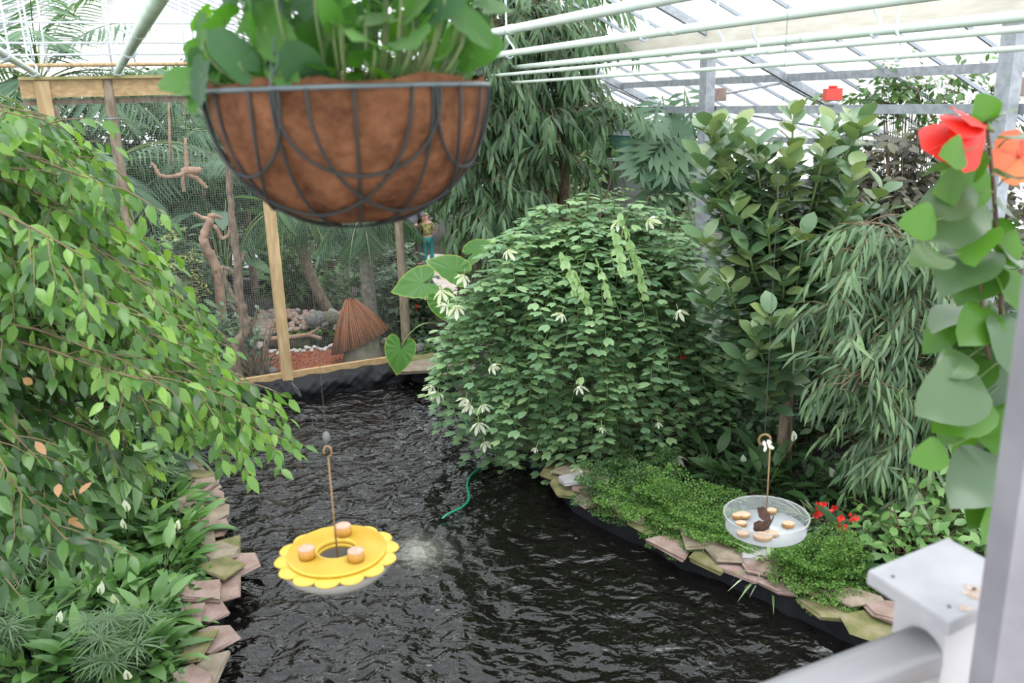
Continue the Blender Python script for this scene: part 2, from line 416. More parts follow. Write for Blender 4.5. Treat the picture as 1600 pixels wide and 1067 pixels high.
# cream gutter beam at the top of the posts, with posts, rail and rafters
mb = MB(); mb.beam(gp(A0, 0, 4.66), gp(A1, 0, 4.66), .1, .2); struct(mb, 'trim_9', M_cream)
post_lab = {0: 'galvanised steel post behind the rubber plant', 1: 'galvanised steel post behind the red hibiscus'}
PSTEP = float((P1 - at(1546, 200, 7.5)) @ d1)
for i, k in enumerate((0, -1)):
    r = root('greenhouse_post', post_lab[i], 'post', gp(k*PSTEP, 0, .14), 'galvanised roof posts')
    c = gp(k*PSTEP, 0, 0); q = MB(); q.beam(c+UP*.14, c+UP*4.56, .14, .14, up=d1); q.build('column', M_galv, r, smooth=False)
    q = MB(); q.beam(c+UP*4.52-d2*.09, c+UP*4.52+d2*.09, .2, .06); q.build('top_plate', M_galv, r, smooth=False)
    # bracket block
    q = MB(); q.beam(c+UP*3.97+d2*.08, c+UP*3.97+d2*.26, .12, .16); q.build('bracket_block', mat('rusty_block', (.2,.14,.12), .8, 0, (.3,.22,.19), 10), r, smooth=False)
q = MB(); q.beam(gp(-12.5, .12, 3.79), gp(9, .12, 3.79), .05, .09); tag(q.build('support_rail', M_galv, smooth=False), 'galvanised rail running level between the roof posts', 'rail')
# roof trusses on the posts
for i, k in enumerate((-1, 0, 1, 2)):
    a = k*PSTEP; r = root('roof_truss', ['galvanised truss over the red hibiscus', 'galvanised truss over the rubber plant', 'galvanised truss beyond the rubber plant', 'farthest galvanised truss under the roof'][i], 'truss', gp(a, -6, 5), 'galvanised roof trusses')
    q = MB(); q.beam(gp(a, -6, roofz(-5.999)-.12), gp(a, B1, roofz(B1)-.12), .06, .08)
    q.build('rafter', M_galv, r, smooth=False)
    q = MB(); q.beam(gp(a, -6, roofz(-6.001)-.12), gp(a, B0, roofz(B0)-.12), .06, .08); q.build('rafter', M_galv, r, smooth=False)
    q = MB()
    q.tube([gp(a, 0, 3.95), gp(a, 1.2, roofz(1.2)-.2)], .02, 6); q.tube([gp(a, 1.9, 3.8), gp(a, 1.2, roofz(1.2)-.2)], .02, 6)
    q.tube([gp(a, .1, 3.8), gp(a, 3.5, 3.25)], .02, 6); q.build('brace', M_galv, r)
q = MB(); q.beam(gp(-13+.2, -.0, 5.15), gp(A1, 0, 5.15), .03, .03)
# ---------------- pen front: timber frame, posts, sill
sillL = onpen(120, 640); sillL = T0 - d2*3.3; 
q = MB(); q.beam(T0-d2*3.4+UP*.33, T0+d2*1.75+UP*.33, .07, .09); tag(q.build('timber_sill', M_tbeam, smooth=False), 'pale timber board along the back edge of the pond', 'board')
q = MB(); a = onpen(30, 129); b = onpen(700, 112); q.beam(a, b, .09, .02, up=UP); 
zb = (a[2]+onpen(330, 118)[2])/2; ZB = zb
a = onpen(30, 130); b = onpen(705, 112)
a[2] = b[2] = ZB
rr = root('pen_beam', 'long timber beam across the top of the bird pen', 'beam', a)
q = MB(); q.beam(a-UP*.1, b-UP*.1, .06, .2); q.build('board', M_tbeam, rr, smooth=False)
q = MB(); q.beam(a+UP*.02, b+UP*.02, .16, .035); q.build('top_board', mat('mossy_top', (.2,.2,.07), .85, 0, (.33,.27,.13), 5), rr, smooth=False)
q = MB(); q.beam(a-UP*.25+d1*.05, b-UP*.25+d1*.05, .03, .07); q.build('batten', M_pole, rr, smooth=False)
for lab, x0, y0, x1, y1, wd, m_, off in (
    ('square timber post at the left end of the pen beam', 66, 138, 99, 330, .16, M_timber, 0),
    ('weathered timber post standing just right of the corner post', 83, 150, 115, 345, .1, M_pole, .35),
    ('round weathered post left of the driftwood perch', 177, 122, 238, 600, .14, M_pole, 0),
    ('pale square timber post standing by the red bark mulch', 421, 300, 448, 583, .145, M_timber, 0),
    ('weathered timber post beside the elephant ear leaves', 621, 335, 636, 560, .125, M_pole, 0)):
    pb = onpen(x1, y1, off); px0 = float((pb-T0) @ d2)
    c = T0 + d2*px0 + d1*off
    r = root('pen_post', lab, 'post', c + UP*.14, 'timber posts of the bird pen')
    q = MB(); top = ZB-.01 if off == 0 else ZB-.3
    if m_ is M_timber: q.beam(c+UP*.14, c+UP*top, wd, wd*.8, up=d1)
    else: q.tube(smoothpath([c+UP*.14, c+UP*1.5+d2*.01, c+UP*3, c+UP*top], 4), [wd*.55]*5+[wd*.5]*4+[wd*.45]*4, 12)
    q.build('shaft', m_, r, smooth=m_ is M_pole)
    q = MB(); q.tube([c+UP*(top-.35)+d1*-.1+d2*np.cos(t)*0 for t in (0, 1)], .004, 4) if False else q.tube([c+UP*(top-.45)+.62*wd*(d1*math.sin(t)+d2*math.cos(t)) for t in np.linspace(0, 2*PI, 14)], .006, 5)
    q.build('wire_tie', M_bar, r)
# fine bird netting: real strands too thin to count, woven as one sheet
def netmat():
    m, nt, N, L = newmat('bird_netting')
    tc = N.new('ShaderNodeTexCoord'); br = N.new('ShaderNodeTexBrick')
    br.offset = 0; br.inputs['Scale'].default_value = 1; br.inputs['Brick Width'].default_value = .03; br.inputs['Row Height'].default_value = .03
    br.inputs["Mortar Size"].default_value = .0008; br.inputs['Mortar Smooth'].default_value = 0
    L.new(tc.outputs['UV'], br.inputs[0])
    d = N.new('ShaderNodeBsdfDiffuse'); d.inputs[0].default_value = (.3,.32,.3,1); t = N.new('ShaderNodeBsdfTransparent')
    x = N.new('ShaderNodeMixShader'); L.new(br.outputs['Fac'], x.inputs[0]); L.new(t.outputs[0], x.inputs[1]); L.new(d.outputs[0], x.inputs[2])
    out(nt, x.outputs[0]); return m
nv = []; nn = 60; A_n = T0 - d2*3.3; 
for i in range(nn+1):
    p = A_n + d2*(5.0*i/nn) + d1*.03; nv += [p+UP*.36, p+UP*(ZB-.22+.02*math.sin(i*1.1))]
q = MB(); q.add(nv, [[[2*i, 2*i+2, 2*i+3, 2*i+1] for i in range(nn)]])
net = q.build('bird_netting', netmat(), smooth=False); tag(net, 'fine grey netting stretched between the timber posts', 'net', kind='stuff')
uv = net.data.uv_layers.new(name='UVMap')
for pl in net.data.polygons:
    for li in pl.loop_indices:
        v = net.data.vertices[net.data.loops[li].vertex_index].co; uv.data[li].uv = (float(A(*v) @ d2), v.z)
# black liner folded over the sill
seed(5); q = MB(); nu, nvv = 240, 12; V = []
for i in range(nu+1):
    u = i/nu; c = T0 - d2*(3.35 - 5.1*u)
    for j in range(nvv+1):
        v = j/nvv; prof = A(0, 0, 0)
        outw = .02+.14*math.sin(min(v*1.3, 1)*PI*.62) + (.028*math.sin(u*41+2.5*math.sin(u*13)+j*.5)+.02*math.sin(u*97+3*math.sin(u*29)-j*.9)+.012*math.sin(u*210+j*1.7))*math.sin(v*PI)*(.5+.5*math.sin(u*17+1)**2)
        V.append(c - d1*outw + UP*(.31-.36*v+.012*math.sin(u*80+v*5)))
q.add(V, [[[i*(nvv+1)+j, i*(nvv+1)+j+1, (i+1)*(nvv+1)+j+1, (i+1)*(nvv+1)+j] for i in range(nu) for j in range(nvv)]])
tag(q.build('pond_liner', M_liner), 'black rubber pond liner folded over below the timber board', 'pond liner')
q = MB(); c = onpen(452, 592)-d1*.17; q.tube(smoothpath([c+UP*.0, c+A(.04,-.02,-.1), c+A(.12,-.05,-.2), c+A(.1,-.05,-.12), c+A(.02,-.02,-.02)], 5), .009, 5)
tag(q.build('cord', mat('grey_cord', (.12,.12,.12), .7)), 'loop of dark cord hanging on the black liner', 'cord')
# ---------------- pipes under the roof, all along d1, ending at the pen beam
pl = [('white pipe hanging over the left fig foliage', 60, 126, .03, 1),
      ('thick pale green pipe rising to the top edge left of the basket', 182, 118, .038, 1),
      ('white pipe whose far end shows just left of the basket', 304, 119, .034, 1),
      ('uppermost white pipe right of the hanging basket', 900, 26, .030, 4.45),
      ('second white pipe down right of the hanging basket', 1100, 41, .033, 4.45),
      ('thick white pipe, third down right of the hanging basket', 1200, 65, .034, 4.40),
      ('white pipe, fourth down right of the hanging basket', 1350, 67, .022, 4.30),
      ('lowest white pipe right of the hanging basket', 1350, 92, .018, 4.2), ('white pipe running just behind the thick third pipe', 1450, 45, .02, 4.47)]
pipeP = []
for i, (lab, x, y, rad, side) in enumerate(pl):
    a = onpen(x, y); a[2] = max(a[2], ZB+.06)
    if side > 1: a = gz(x, y, side); a = a - d1*((a-T0) @ d1)
    L_ = 14 if i > 1 else 12
    b = a - d1*L_; r = root('roof_pipe', lab, 'pipe', a, 'white pipes under the glass roof')
    q = MB(); q.tube([a + (b-a)*t for t in np.linspace(0, 1, 8)], rad, 12); q.build('tube', mat('pale_green_pipe', (.4,.55,.42), .4, 0, (.55,.66,.55), 5) if i == 1 else M_pipe, r)
    for s_ in (2.8, 6.3, 9.6):
        c = a - d1*s_; q = MB(); q.tube([c-d1*.035, c+d1*.035], rad*1.12, 12); q.build('pipe_joint', M_pipe, r)
    pipeP.append((a, rad))
# S-shaped strap hangers
hk = [(0, .8), (0, 4.3), (1, 1.0), (1, 4.6), (2, 3.0), (3, 2.2), (3, 4.6), (4, 3.4), (4, 5.9), (5, 5.2), (5, 7.0), (6, 6.1), (7, 7.4)]
hl = ['first pipe at its far end', 'first pipe on the left', 'pale green pipe by the pen beam', 'pale green pipe nearer the top edge', 'pipe hidden behind the basket', 'uppermost pipe by the basket', 'uppermost pipe farther right', 'second pipe', 'second pipe farther right', 'third pipe', 'third pipe farther right', 'fourth pipe', 'lowest pipe']
for (i, s_), l_ in zip(hk, hl):
    a, rad = pipeP[i]; c = a - d1*s_; r_ = rad+.012
    top = 4.82 + 5; bb = float((c-P1) @ d2); top = roofz(bb)-.05
    pts = [c + d2*(r_*math.sin(t)) - UP*(r_*math.cos(t)) for t in np.linspace(-1.2, PI*.6, 9)]
    pts = [c + d2*r_*math.sin(t) - UP*r_*math.cos(t) for t in np.linspace(-.9, 2.0, 9)]
    e = pts[-1]; pts += [c+d2*(r_+.0)+UP*.06, c+d2*(-.02)+UP*.14, c-d2*.03+UP*.2, c-d2*.03+UP*.5]
    pp = smoothpath(pts, 3); pp = np.vstack([pp, [A(c[0], c[1], 0)-d2*.03+UP*top]])
    q = MB(); q.tube(pp, .011, 6); tag(q.build('pipe_hanger', M_hook, origin=c), 'bent white strap hanger on the ' + l_, 'hanger', 'bent hangers of the roof pipes')
# metal frame above the pen at the upper left
o_ = 1.6
r = root('metal_frame', 'white metal frame of rails above the pen at upper left', 'frame', onpen(200, 100, o_))
for y in (36, 67, 85, 101):
    q = MB(); a = onpen(-60, y+2, o_); b = onpen(420, y-2, o_); a[2] = b[2] = (a[2]+b[2])/2; q.tube([a, b], .016 if y != 101 else .03, 6); q.build('rail', M_hook if y != 101 else M_timber, r)
for x in (12, 46, 68, 168, 205, 285, 300, 350):
    q = MB(); a = onpen(x, -5, o_); b = onpen(x+8, 112, o_); a = b*1; a[2] = onpen(x, -40, o_)[2]; q.tube([a, b], .014, 6); q.build('upright', M_hook, r)
# siren lamp on the rail
c = gp(-PSTEP*.43, .12, 3.84); c = at(1300, 152, 9.6); c[2] = 3.99
d_ = ray(1300, 160); k_ = ((gp(0, .12)-CAM) @ d2)/(d_ @ d2); c = CAM+d_*k_; c[2] = 3.835
r = root('siren_lamp', 'small red warning lamp standing on the galvanised rail', 'lamp', c)
q = MB(); q.lathe([(0, 0), (.07, 0), (.07, .03), (.05, .05), (0, .05)], 16, c); q.build('base', M_white, r)
M_red = mat('red_plastic', (.7,.06,.04), .35)
q = MB(); q.box(c+A(-.085,-.06,.05), c+A(.085,.06,.17)); q.build('housing', M_red, r, smooth=False)
q = MB(); q.lathe([(.0, 0), (.045, 0), (.05, .02), (.045, .03), (0, .03)], 14, c+A(0,0,.17)); q.build('dome', M_red, r)
# ================================================================ plants
G_BEN = leafmat('fig_leaf', [(.022,.06,.018), (.045,.11,.03), (.10,.22,.045), (.22,.38,.07)], .25, .38, .5)
G_BAU = leafmat('orchid_tree_leaf', [(.10,.20,.11), (.16,.28,.15), (.22,.36,.19), (.32,.46,.22)], .5, .28, .4)
G_RUB = leafmat('rubber_leaf', [(.045,.10,.05), (.08,.16,.075), (.13,.22,.11), (.22,.29,.11)], .28, .15, .55)
G_LONG = leafmat('long_fig_leaf', [(.045,.09,.045), (.075,.14,.07), (.13,.22,.11), (.21,.31,.14)], .35, .25, .5)
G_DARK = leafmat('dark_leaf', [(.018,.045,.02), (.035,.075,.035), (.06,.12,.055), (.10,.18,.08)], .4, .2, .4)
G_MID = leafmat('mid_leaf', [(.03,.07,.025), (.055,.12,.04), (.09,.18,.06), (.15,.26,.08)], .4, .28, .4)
G_BRI = leafmat('bright_leaf', [(.08,.16,.03), (.13,.25,.05), (.20,.36,.07), (.3,.45,.1)], .45, .35, .35)
G_YEL = leafmat('variegated_leaf', [(.12,.18,.05), (.25,.32,.09), (.42,.46,.14)], .45, .3, .35)
G_PUR = leafmat('bronze_leaf', [(.05,.055,.04), (.09,.085,.065), (.13,.12,.10), (.16,.19,.11)], .45, .2, .4)
G_PALM = leafmat('palm_leaflet', [(.04,.09,.055), (.07,.14,.08), (.11,.2,.12), (.16,.26,.14)], .4, .25, .4)
G_PALY = leafmat('yellowing_leaflet', [(.2,.2,.05), (.32,.26,.06), (.35,.2,.08)], .5, .3, .3)
G_LILY = leafmat('peace_lily_leaf', [(.05,.12,.03), (.085,.19,.05), (.14,.27,.08), (.20,.34,.12)], .3, .25, .45)
G_GREY = leafmat('greygreen_leaf', [(.08,.14,.07), (.12,.20,.10), (.18,.27,.14)], .5, .25, .35)
G_FERN = leafmat('fern_pinna', [(.05,.11,.025), (.085,.18,.04), (.14,.27,.06), (.19,.34,.08)], .5, .32, .3)
M_spathe = leafmat('white_spathe', [(.62,.66,.55), (.75,.76,.72)], .5, .3, .3)
M_petal = leafmat('white_petal', [(.72,.74,.64), (.82,.82,.78)], .5, .3, .3)
M_redp = leafmat('red_petal', [(.55,.02,.015), (.75,.04,.03)], .45, .2, .3)
M_dead = leafmat('dead_leaf', [(.25,.13,.06), (.42,.25,.14)], .7, .2, .2)
class Plant:
    def __init__(s, name, label, cat, base, group=None, fm=G_MID, wm=M_twig, fname='foliage', wname='stems'):
        s.r = root(name, label, cat, base, group); s.f = MB(); s.w = MB(); s.fm = fm; s.wm = wm; s.fn = fname; s.wn = wname
    def done(s):
        if s.f.n: s.f.build(s.fn, s.fm, s.r)
        if s.w.n: s.w.build(s.wn, s.wm, s.r)
        return s.r
# ---------------- weeping fig, left foreground
seed(21)
tr = A(-4.3, 4.6, SZ)
p = Plant('weeping_fig', 'big weeping fig arching over the left bank with glossy green leaves', 'tree', tr, fm=[G_BEN, M_dead], wm=M_twig, wname='branches')
bt = MB(); bt.tube(smoothpath([tr, tr+A(.1,.1,1.2), tr+A(-.1,0,2.6), tr+A(.1,.1,4.3)], 5), np.linspace(.12, .06, 16), 10); bt.build('trunk', M_bark, p.r)
polyU = [(-60,170),(40,180),(110,205),(165,262),(190,330),(235,400),(240,450),(300,485),(350,545),(400,610),(436,690),(400,672),(370,700),(330,640),(250,640),(100,560),(-60,470)]
polyL = [(-60,470),(100,560),(250,640),(225,690),(175,725),(120,745),(90,800),(150,830),(190,900),(130,900),(60,890),(-60,930)]
def fig_branch(px, py, Yt, rv, sp=.05, size=.076):
    tip = at(px, py, Yt); s0 = tr + A(rng.uniform(-.1, .2), rng.uniform(-.2, .2), rng.uniform(2.4, 4.2))
    mid = (s0+tip)/2 + A(0, 0, .45+.25*rng.random())
    path = bez(s0, mid, tip, 16) + np.cumsum(gauss(16, .008), 0); path[-1] = path[-1]
    p.w.tube(path, np.linspace(.018, .003, 16), 5)
    P_, D_, s_ = sample(path, .085, .35)
    for q, d, t in zip(P_, D_, s_):
        side = nrm(np.cross(d, UP))*rng.choice([-1, 1]); L = rng.uniform(.18, .42)*(1.15-.5*t)
        tw = arc(q, d*.8+side*rng.uniform(.3, 1)+A(0, 0, rng.uniform(-.3, .4)), L, 1.0, 6, .08)
        p.w.tube(tw, np.linspace(.004, .0015, 6), 3, caps=False)
        leaves_on(p.f, tw, FICUS, size, .03, .8, .5, .65, 0, rv=rv, tipr=.25, facing=A(.1,-.4,.45))
    leaves_on(p.f, path, FICUS, size*1.05, .04, .7, .7, .6, .7, rv=(rv[0]+.2, min(1, rv[1]+.2)), facing=A(.1,-.5,.2))
for (px, py) in [(125,222),(168,268),(192,335),(228,402),(243,452),(300,492),(348,548),(382,592),(405,632),(434,688),(372,692),(330,650),(262,640),(212,690)]:
    fig_branch(px, py, rng.uniform(3.7, 4.4), (.35, .85))
for px, py in inpoly(polyU, 92): fig_branch(px, py, rng.uniform(3.0, 4.9), (.15, .75))
for px, py in inpoly(polyL, 26): fig_branch(px, py, rng.uniform(2.7, 4.0), (.0, .35), size=.08)
# brown withered leaves still hanging
for px, py in [(88,748),(120,770),(130,775),(118,800),(110,812),(12,650),(28,590),(60,690)]:
    p.f.inst(OVAL, [at(px, py, 2.75)+gauss(1, .01)[0]], gauss(1, 1)+A(0, 0, -1), gauss(1, 1), [.06], .9, 1, .6)
p.done()
# ---------------- orchid tree mound over the water
seed(22)
bb = gz(985, 700, SZ)
p = Plant('orchid_tree', 'spreading orchid tree with twin-lobed leaves and white flowers over the pond', 'tree', bb, fm=G_BAU, wm=M_gstem, wname='branches')
bt = MB()
crown = at(930, 400, 9.4)
for k in range(5):
    a = rng.uniform(0, 6.28); top = crown + A(.5*math.cos(a), .4*math.sin(a), -.1)
    bt.tube(smoothpath([bb+A(.07*math.cos(a), .07*math.sin(a), 0), bb*.6+top*.4+A(.15*math.cos(a), .1*math.sin(a), 0), top], 6), np.linspace(.045, .018, 13), 7)
bt.build('trunk', M_bark, p.r)
bpoly = [(762,405),(800,372),(850,330),(920,312),(1000,322),(1060,340),(1105,420),(1140,500),(1172,590),(1165,650),(1140,700),(1090,712),(1020,715),(975,740),(930,738),(880,720),(868,735),(840,758),(800,752),(770,720),(745,690),(700,650),(678,600),(690,545),(705,500),(735,440)]
cx0, cy0 = 915, 545
def bau_Y(px, py):
    r = math.hypot((px-cx0)/260, (py-cy0)/245); return 9.35 - 1.35*math.sqrt(max(0, 1-r*r)) 
ends = []
def bau_branch(px, py, Y, sz=.125, start=None):
    tip = at(px, py, Y); s0 = (crown if start is None else start) + gauss(1, .18)[0]
    h = max(0.25, .55-.2*rng.random()); out_ = tip - s0; 
    mid = s0 + out_*A(.62, .62, .0) + UP*(h*.6 + max(0, out_[2])*.8)
    path = bez(s0, mid, tip, 16) + np.cumsum(gauss(16, .006), 0)
    p.w.tube(path, np.linspace(.012, .0025, 16), 5)
    # leaves flat and level, alternate on both sides
    leaves_on(p.f, path, BAUH, sz, .052, 1.15, .05, .16, .22, rv=(.1, .8), tipr=.2, flat=True, szv=.18, facing=A(0,-.1,1.0), level=True)
    P_, D_, s_ = sample(path, .24, .3)
    for q, d in zip(P_, D_):
        side = nrm(np.cross(d, UP))*rng.choice([-1, 1])
        tw = arc(q, d*.5+side+A(0,0,.1), rng.uniform(.22, .45), 1.2, 6, .06)
        p.w.tube(tw, np.linspace(.004, .002, 6), 3, caps=False)
        leaves_on(p.f, tw, BAUH, sz*.95, .055, 1.1, .08, .16, .05, rv=(.1, .8), tipr=.25, flat=True, facing=A(0,-.1,1.0), level=True)
for i in range(len(bpoly)):
    px, py = bpoly[i]; bau_branch(px, py, bau_Y(px, py)-.05); 
    qx, qy = bpoly[(i+1) % len(bpoly)]; bau_branch((px+qx)/2, (py+qy)/2, 9.1)
for px, py in inpoly(bpoly, 105): bau_branch(px, py, bau_Y(px, py)+rng.uniform(-.08, .5))
# pale young shoots at the top
for px, py in [(885,432),(905,460),(968,395),(978,372),(940,440),(1000,435)]:
    tw = arc(at(px-10, py-40, 8.0), A(.3,-.1,-.5), .4, 1, 6); leaves_on(p.f, tw, BAUH, .1, .035, .5, 1.2, .4, 0, rv=(.9, 1))
p.done()
fl = [(905,603),(1055,712),(1098,708),(1152,672),(905,732),(920,752),(676,602),(684,612),(728,622),(735,632),(754,632),(748,660),(757,690),(820,765),(690,455),(697,475),(714,478),(1013,342),(792,392),(878,490),(1060,485),(1108,452),(838,700),(965,345),(768,570),(725,430),(1028,660),(940,668)]
seed(23)
par = p.r
for i, (px, py) in enumerate(fl):
    c = at(px, py, bau_Y(px, py)-.30); q = MB(); n = 6; a = np.arange(n)*2*PI/n + rng.uniform(0, 6)
    ax = nrm(A(rng.uniform(-.6, .6), -.7, -.5)); u = nrm(np.cross(ax, UP)); v = np.cross(ax, u)
    D = np.cos(a)[:, None]*u + np.sin(a)[:, None]*v + ax*.6
    sz = rng.uniform(.10, .15) if i not in (21, 22, 26, 27) else .06
    q.inst(PETAL, np.repeat([c], n, 0), D, np.repeat([-ax], n, 0), sz*rng.uniform(.8, 1.15, n), 1.05, 0, rng.random(n))
    for k in range(4):
        q.tube([c, c+ax*sz*.7+gauss(1, .012)[0]], .0022, 4, rnd=.1)
    q.tube([c, c-ax*.05+UP*.03], .006, 5, m=1)
    q.build('flower', [M_petal, M_gstem], par)
# small red blooms near the trunk
# ---------------- rubber plant
seed(24)
base = gz(1216, 742, SZ)
p = Plant('rubber_plant', 'tall rubber plant with broad oval leaves in front of the steel post', 'tree', base, fm=G_RUB, wm=M_gstem, wname='branches')
bt = MB(); topc = at(1225, 330, 8.4)
bt.tube(smoothpath([base, base+A(.03,.0,.9), base*.5+topc*.5, topc], 6), np.linspace(.055, .03, 19), 9)
bt.tube(smoothpath([base+A(.12,.05,0), base+A(.1,.1,1.0), topc+A(.2,.1,-.6)], 6), np.linspace(.04, .02, 13), 8); bt.build('trunk', M_bark, p.r)
def rub_shoot(px, py, Y, Z0=None, n=11, size=.235, rv=(.15,.8)):
    tip = at(px, py, Y); tz = min(tip[2]-.4, rng.uniform(.9, 2.8)); f_ = (tz-base[2])/(topc[2]-base[2]); s0 = base*(1-f_)+topc*f_
    path = bez(s0, s0*.35+tip*.65+A(0,0,-.2), tip, 12); p.w.tube(path, np.linspace(.02, .009, 12), 6)
    m_ = 2 if False else n
    P_, D_, s_ = sample(path, .036, .35 if rng.random() < .5 else .2)
    k = np.arange(len(P_)); az = k*2.4+rng.uniform(0, 6); el = -.15+.95*s_**3
    D = np.stack([np.cos(az)*np.cos(el), np.sin(az)*np.cos(el), np.sin(el)], -1)*1.0 + D_*.25 + gauss(len(P_), .12)
    U = UP*1.0 + D_*.4 - .3*np.stack([np.cos(az), np.sin(az), 0*az], -1) + A(0,-.3,0)
    p.f.inst(RUB, P_, D, U, size*rng.uniform(.75, 1.1, len(P_)), 1.38, 0, np.clip(rng.uniform(*rv, len(P_))+.3*s_**3, 0, 1))
for px, py, Y in [(1103,200,8.2),(1150,215,8.0),(1180,232,7.9),(1240,180,8.3),(1345,195,8.2),(1285,250,8.0),(1215,280,7.9),(1120,300,8.0),(1150,330,7.8),(1200,350,7.7),(1255,372,7.7),(1330,330,7.8),(1170,395,7.7),(1098,375,7.9),(1135,440,7.7),(1090,440,8.0),(1205,495,7.4),(1180,520,7.5),(1300,300,8.2),(1195,240,8.2),(1225,440,7.6),(1160,560,7.7),(1235,560,7.8),(1270,420,8.0),(1380,300,8.5),(1120,250,8.4),(1320,260,8.5),(1195,600,7.9),(1140,500,8.0)]+[(x, y, rng.uniform(7.7,8.6)) for x, y in inpoly([(1095,190),(1180,200),(1240,160),(1350,190),(1380,300),(1330,400),(1260,420),(1240,560),(1200,600),(1130,560),(1085,440)], 34)]:
    rub_shoot(px, py, Y)
p.done()
# ---------------- long-leaved fig: drooping narrow leaves
def droopy(name, label, base, targets, poly, n, Yr, size, fm, trunk=None, sp=.035, wid=1., rv=(.1,.75), tpl=LANCE, s0f=None, L=(.3,.65), cat='shrub', facing=A(0,-.5,.3), tm=M_bark):
    p = Plant(name, label, cat, base, fm=fm, wm=M_twig, wname='branches')
    if trunk is not None:
        bt = MB()
        for t_ in trunk: bt.tube(smoothpath(t_[0], 6), np.linspace(t_[1], t_[2], (len(t_[0])-1)*6+1), 8)
        bt.build('trunk', tm, p.r)
    for px, py in list(targets)+list(inpoly(poly, n)):
        Y = rng.uniform(*Yr); tip = at(px, py, Y); s0 = s0f(tip)
        path = bez(s0, (s0+tip)/2+UP*.3, tip, 10); p.w.tube(path, np.linspace(.016, .004, 10), 5)
        for k in range(4):
            q = path[int(rng.uniform(5, 9.9))]; d = nrm(A(rng.uniform(-1, 1), rng.uniform(-1, .5), rng.uniform(-.1, .7)))
            tw = arc(q, d, rng.uniform(*L), 1.6, 8, .05); p.w.tube(tw, np.linspace(.005, .002, 8), 3, caps=False)
            leaves_on(p.f, tw, tpl, size, sp, .6, .75, .5, .15, wid=wid, rv=rv, tipr=.25, facing=facing)
    p.done(); return p.r
seed(25)
base = gz(1400, 800, SZ)
tt = base+A(.1,.2,2.0)
droopy('long_leaved_fig', 'bushy shrub with long narrow drooping leaves right of the rubber plant', base,
   [(1260,400),(1310,350),(1250,490),(1400,360),(1460,380)],
   [(1290,400),(1320,350),(1380,345),(1470,365),(1530,420),(1560,600),(1550,800),(1440,815),(1400,800),(1380,760),(1330,740),(1285,700),(1310,620),(1290,560),(1270,500)], 125,
   (6.7, 7.8), .2, G_LONG, [([base, base+A(.0,.1,1), tt], .05, .03), ([base+A(.2,.1,0), base+A(.3,.2,1), tt+A(.3,.1,0)], .04, .02), ([base+A(-.15,.1,0), base+A(-.25,.1,.9), tt+A(-.3,.1,-.2)], .04, .02)],
   s0f=lambda tip: base+A(rng.uniform(-.3,.3), .2, min(max(.3, tip[2]-.35), 2.2)))
# ---------------- bamboo-like fig: big tree in the middle distance
seed(26)
base = at(872, 345, 13.5); base[2] = SZ
top = at(880, 60, 13.2)
droopy('willow_leaved_fig', 'large tree with hanging willow-like leaves right of the hanging basket', base,
   [(975,200),(760,200),(760,330)],
   [(690,-30),(900,-40),(930,60),(905,120),(960,170),(975,200),(900,235),(930,260),(880,280),(860,220),(830,240),(800,190),(790,250),(785,330),(745,375),(715,360),(705,290),(680,250),(670,200),(700,120)], 150,
   (11.9, 14.2), .27, G_DARK, [([base, base+A(.1,0,1.6), top], .13, .07), ([base+A(-.2,.1,0), base+A(-.35,.1,2), top+A(-.8,0,-.3)], .09, .04)],
   sp=.05, wid=1.25, rv=(.2,1), s0f=lambda tip: base+A(rng.uniform(-.4,.1), 0, min(max(1.2, tip[2]-.3), 4.6)), L=(.5,1.0), cat='tree')
seed(27)
base = at(715, 390, 14.5); base[2] = SZ
droopy('willow_leaved_fig', 'second willow-leaved tree, hanging low behind the elephant ear leaves', base,
   [], [(720,270),(760,200),(800,260),(790,350),(740,395),(715,385),(715,330)], 34,
   (13.2, 14.8), .27, G_DARK, [([base, base+A(.1,0,1.6), base+A(.1,0,3.6)], .1, .06), ([base+A(.3,.1,0), base+A(.4,.1,2), base+A(.3,0,3.3)], .07, .04)],
   sp=.06, wid=1.2, rv=(.1,.9), s0f=lambda tip: base+A(.1, 0, min(max(1.2, tip[2]-.2), 3.6)), L=(.4,.8), cat='tree')
# ---------------- generic leafy shrub as a clump of bowed shoots
def shrub(name, label, c, rx, ry, h, n, tpl, size, fm, rv=(.1,.8), sp=.06, cat='shrub', wid=1., droop=.3, L=(.3,.6), z0=.15, group=None, wm=M_twig, spread=.9):
    c = np.asarray(c, float); p = Plant(name, label, cat, c, group, fm=fm, wm=wm)
    for _ in range(n):
        a = rng.uniform(0, 2*PI); r = math.sqrt(rng.random()); z = h*(z0+(1-z0)*rng.random()**.8*math.sqrt(max(.05, 1-.75*r*r)))
        q = c + A(rx*r*math.cos(a), ry*r*math.sin(a), z)
        d = nrm(A(rx*r*math.cos(a), ry*r*math.sin(a), 0)+A(0,0,.5)+gauss(1, .4)[0])
        l = rng.uniform(*L); s = q-d*l*.5
        if rng.random() < .5: p.w.tube([c+A(rx*.25*r*math.cos(a), ry*.25*r*math.sin(a), 0), (c+s)/2+A(0,0,.15*h), s], [.012*h+.002, .008, .004], 4, caps=False)
        tw = arc(s, d, l, .9, 6, .08); p.w.tube(tw, np.linspace(.005, .002, 6), 3, caps=False)
        leaves_on(p.f, tw, tpl, size, sp, spread, droop, .5, 0, wid=wid, rv=rv, facing=A(0,-.4,.3))
    p.done(); return p.r
def on(px, Y, z=SZ):
    q = at(px, 300, Y); q[2] = z; return q
seed(28)
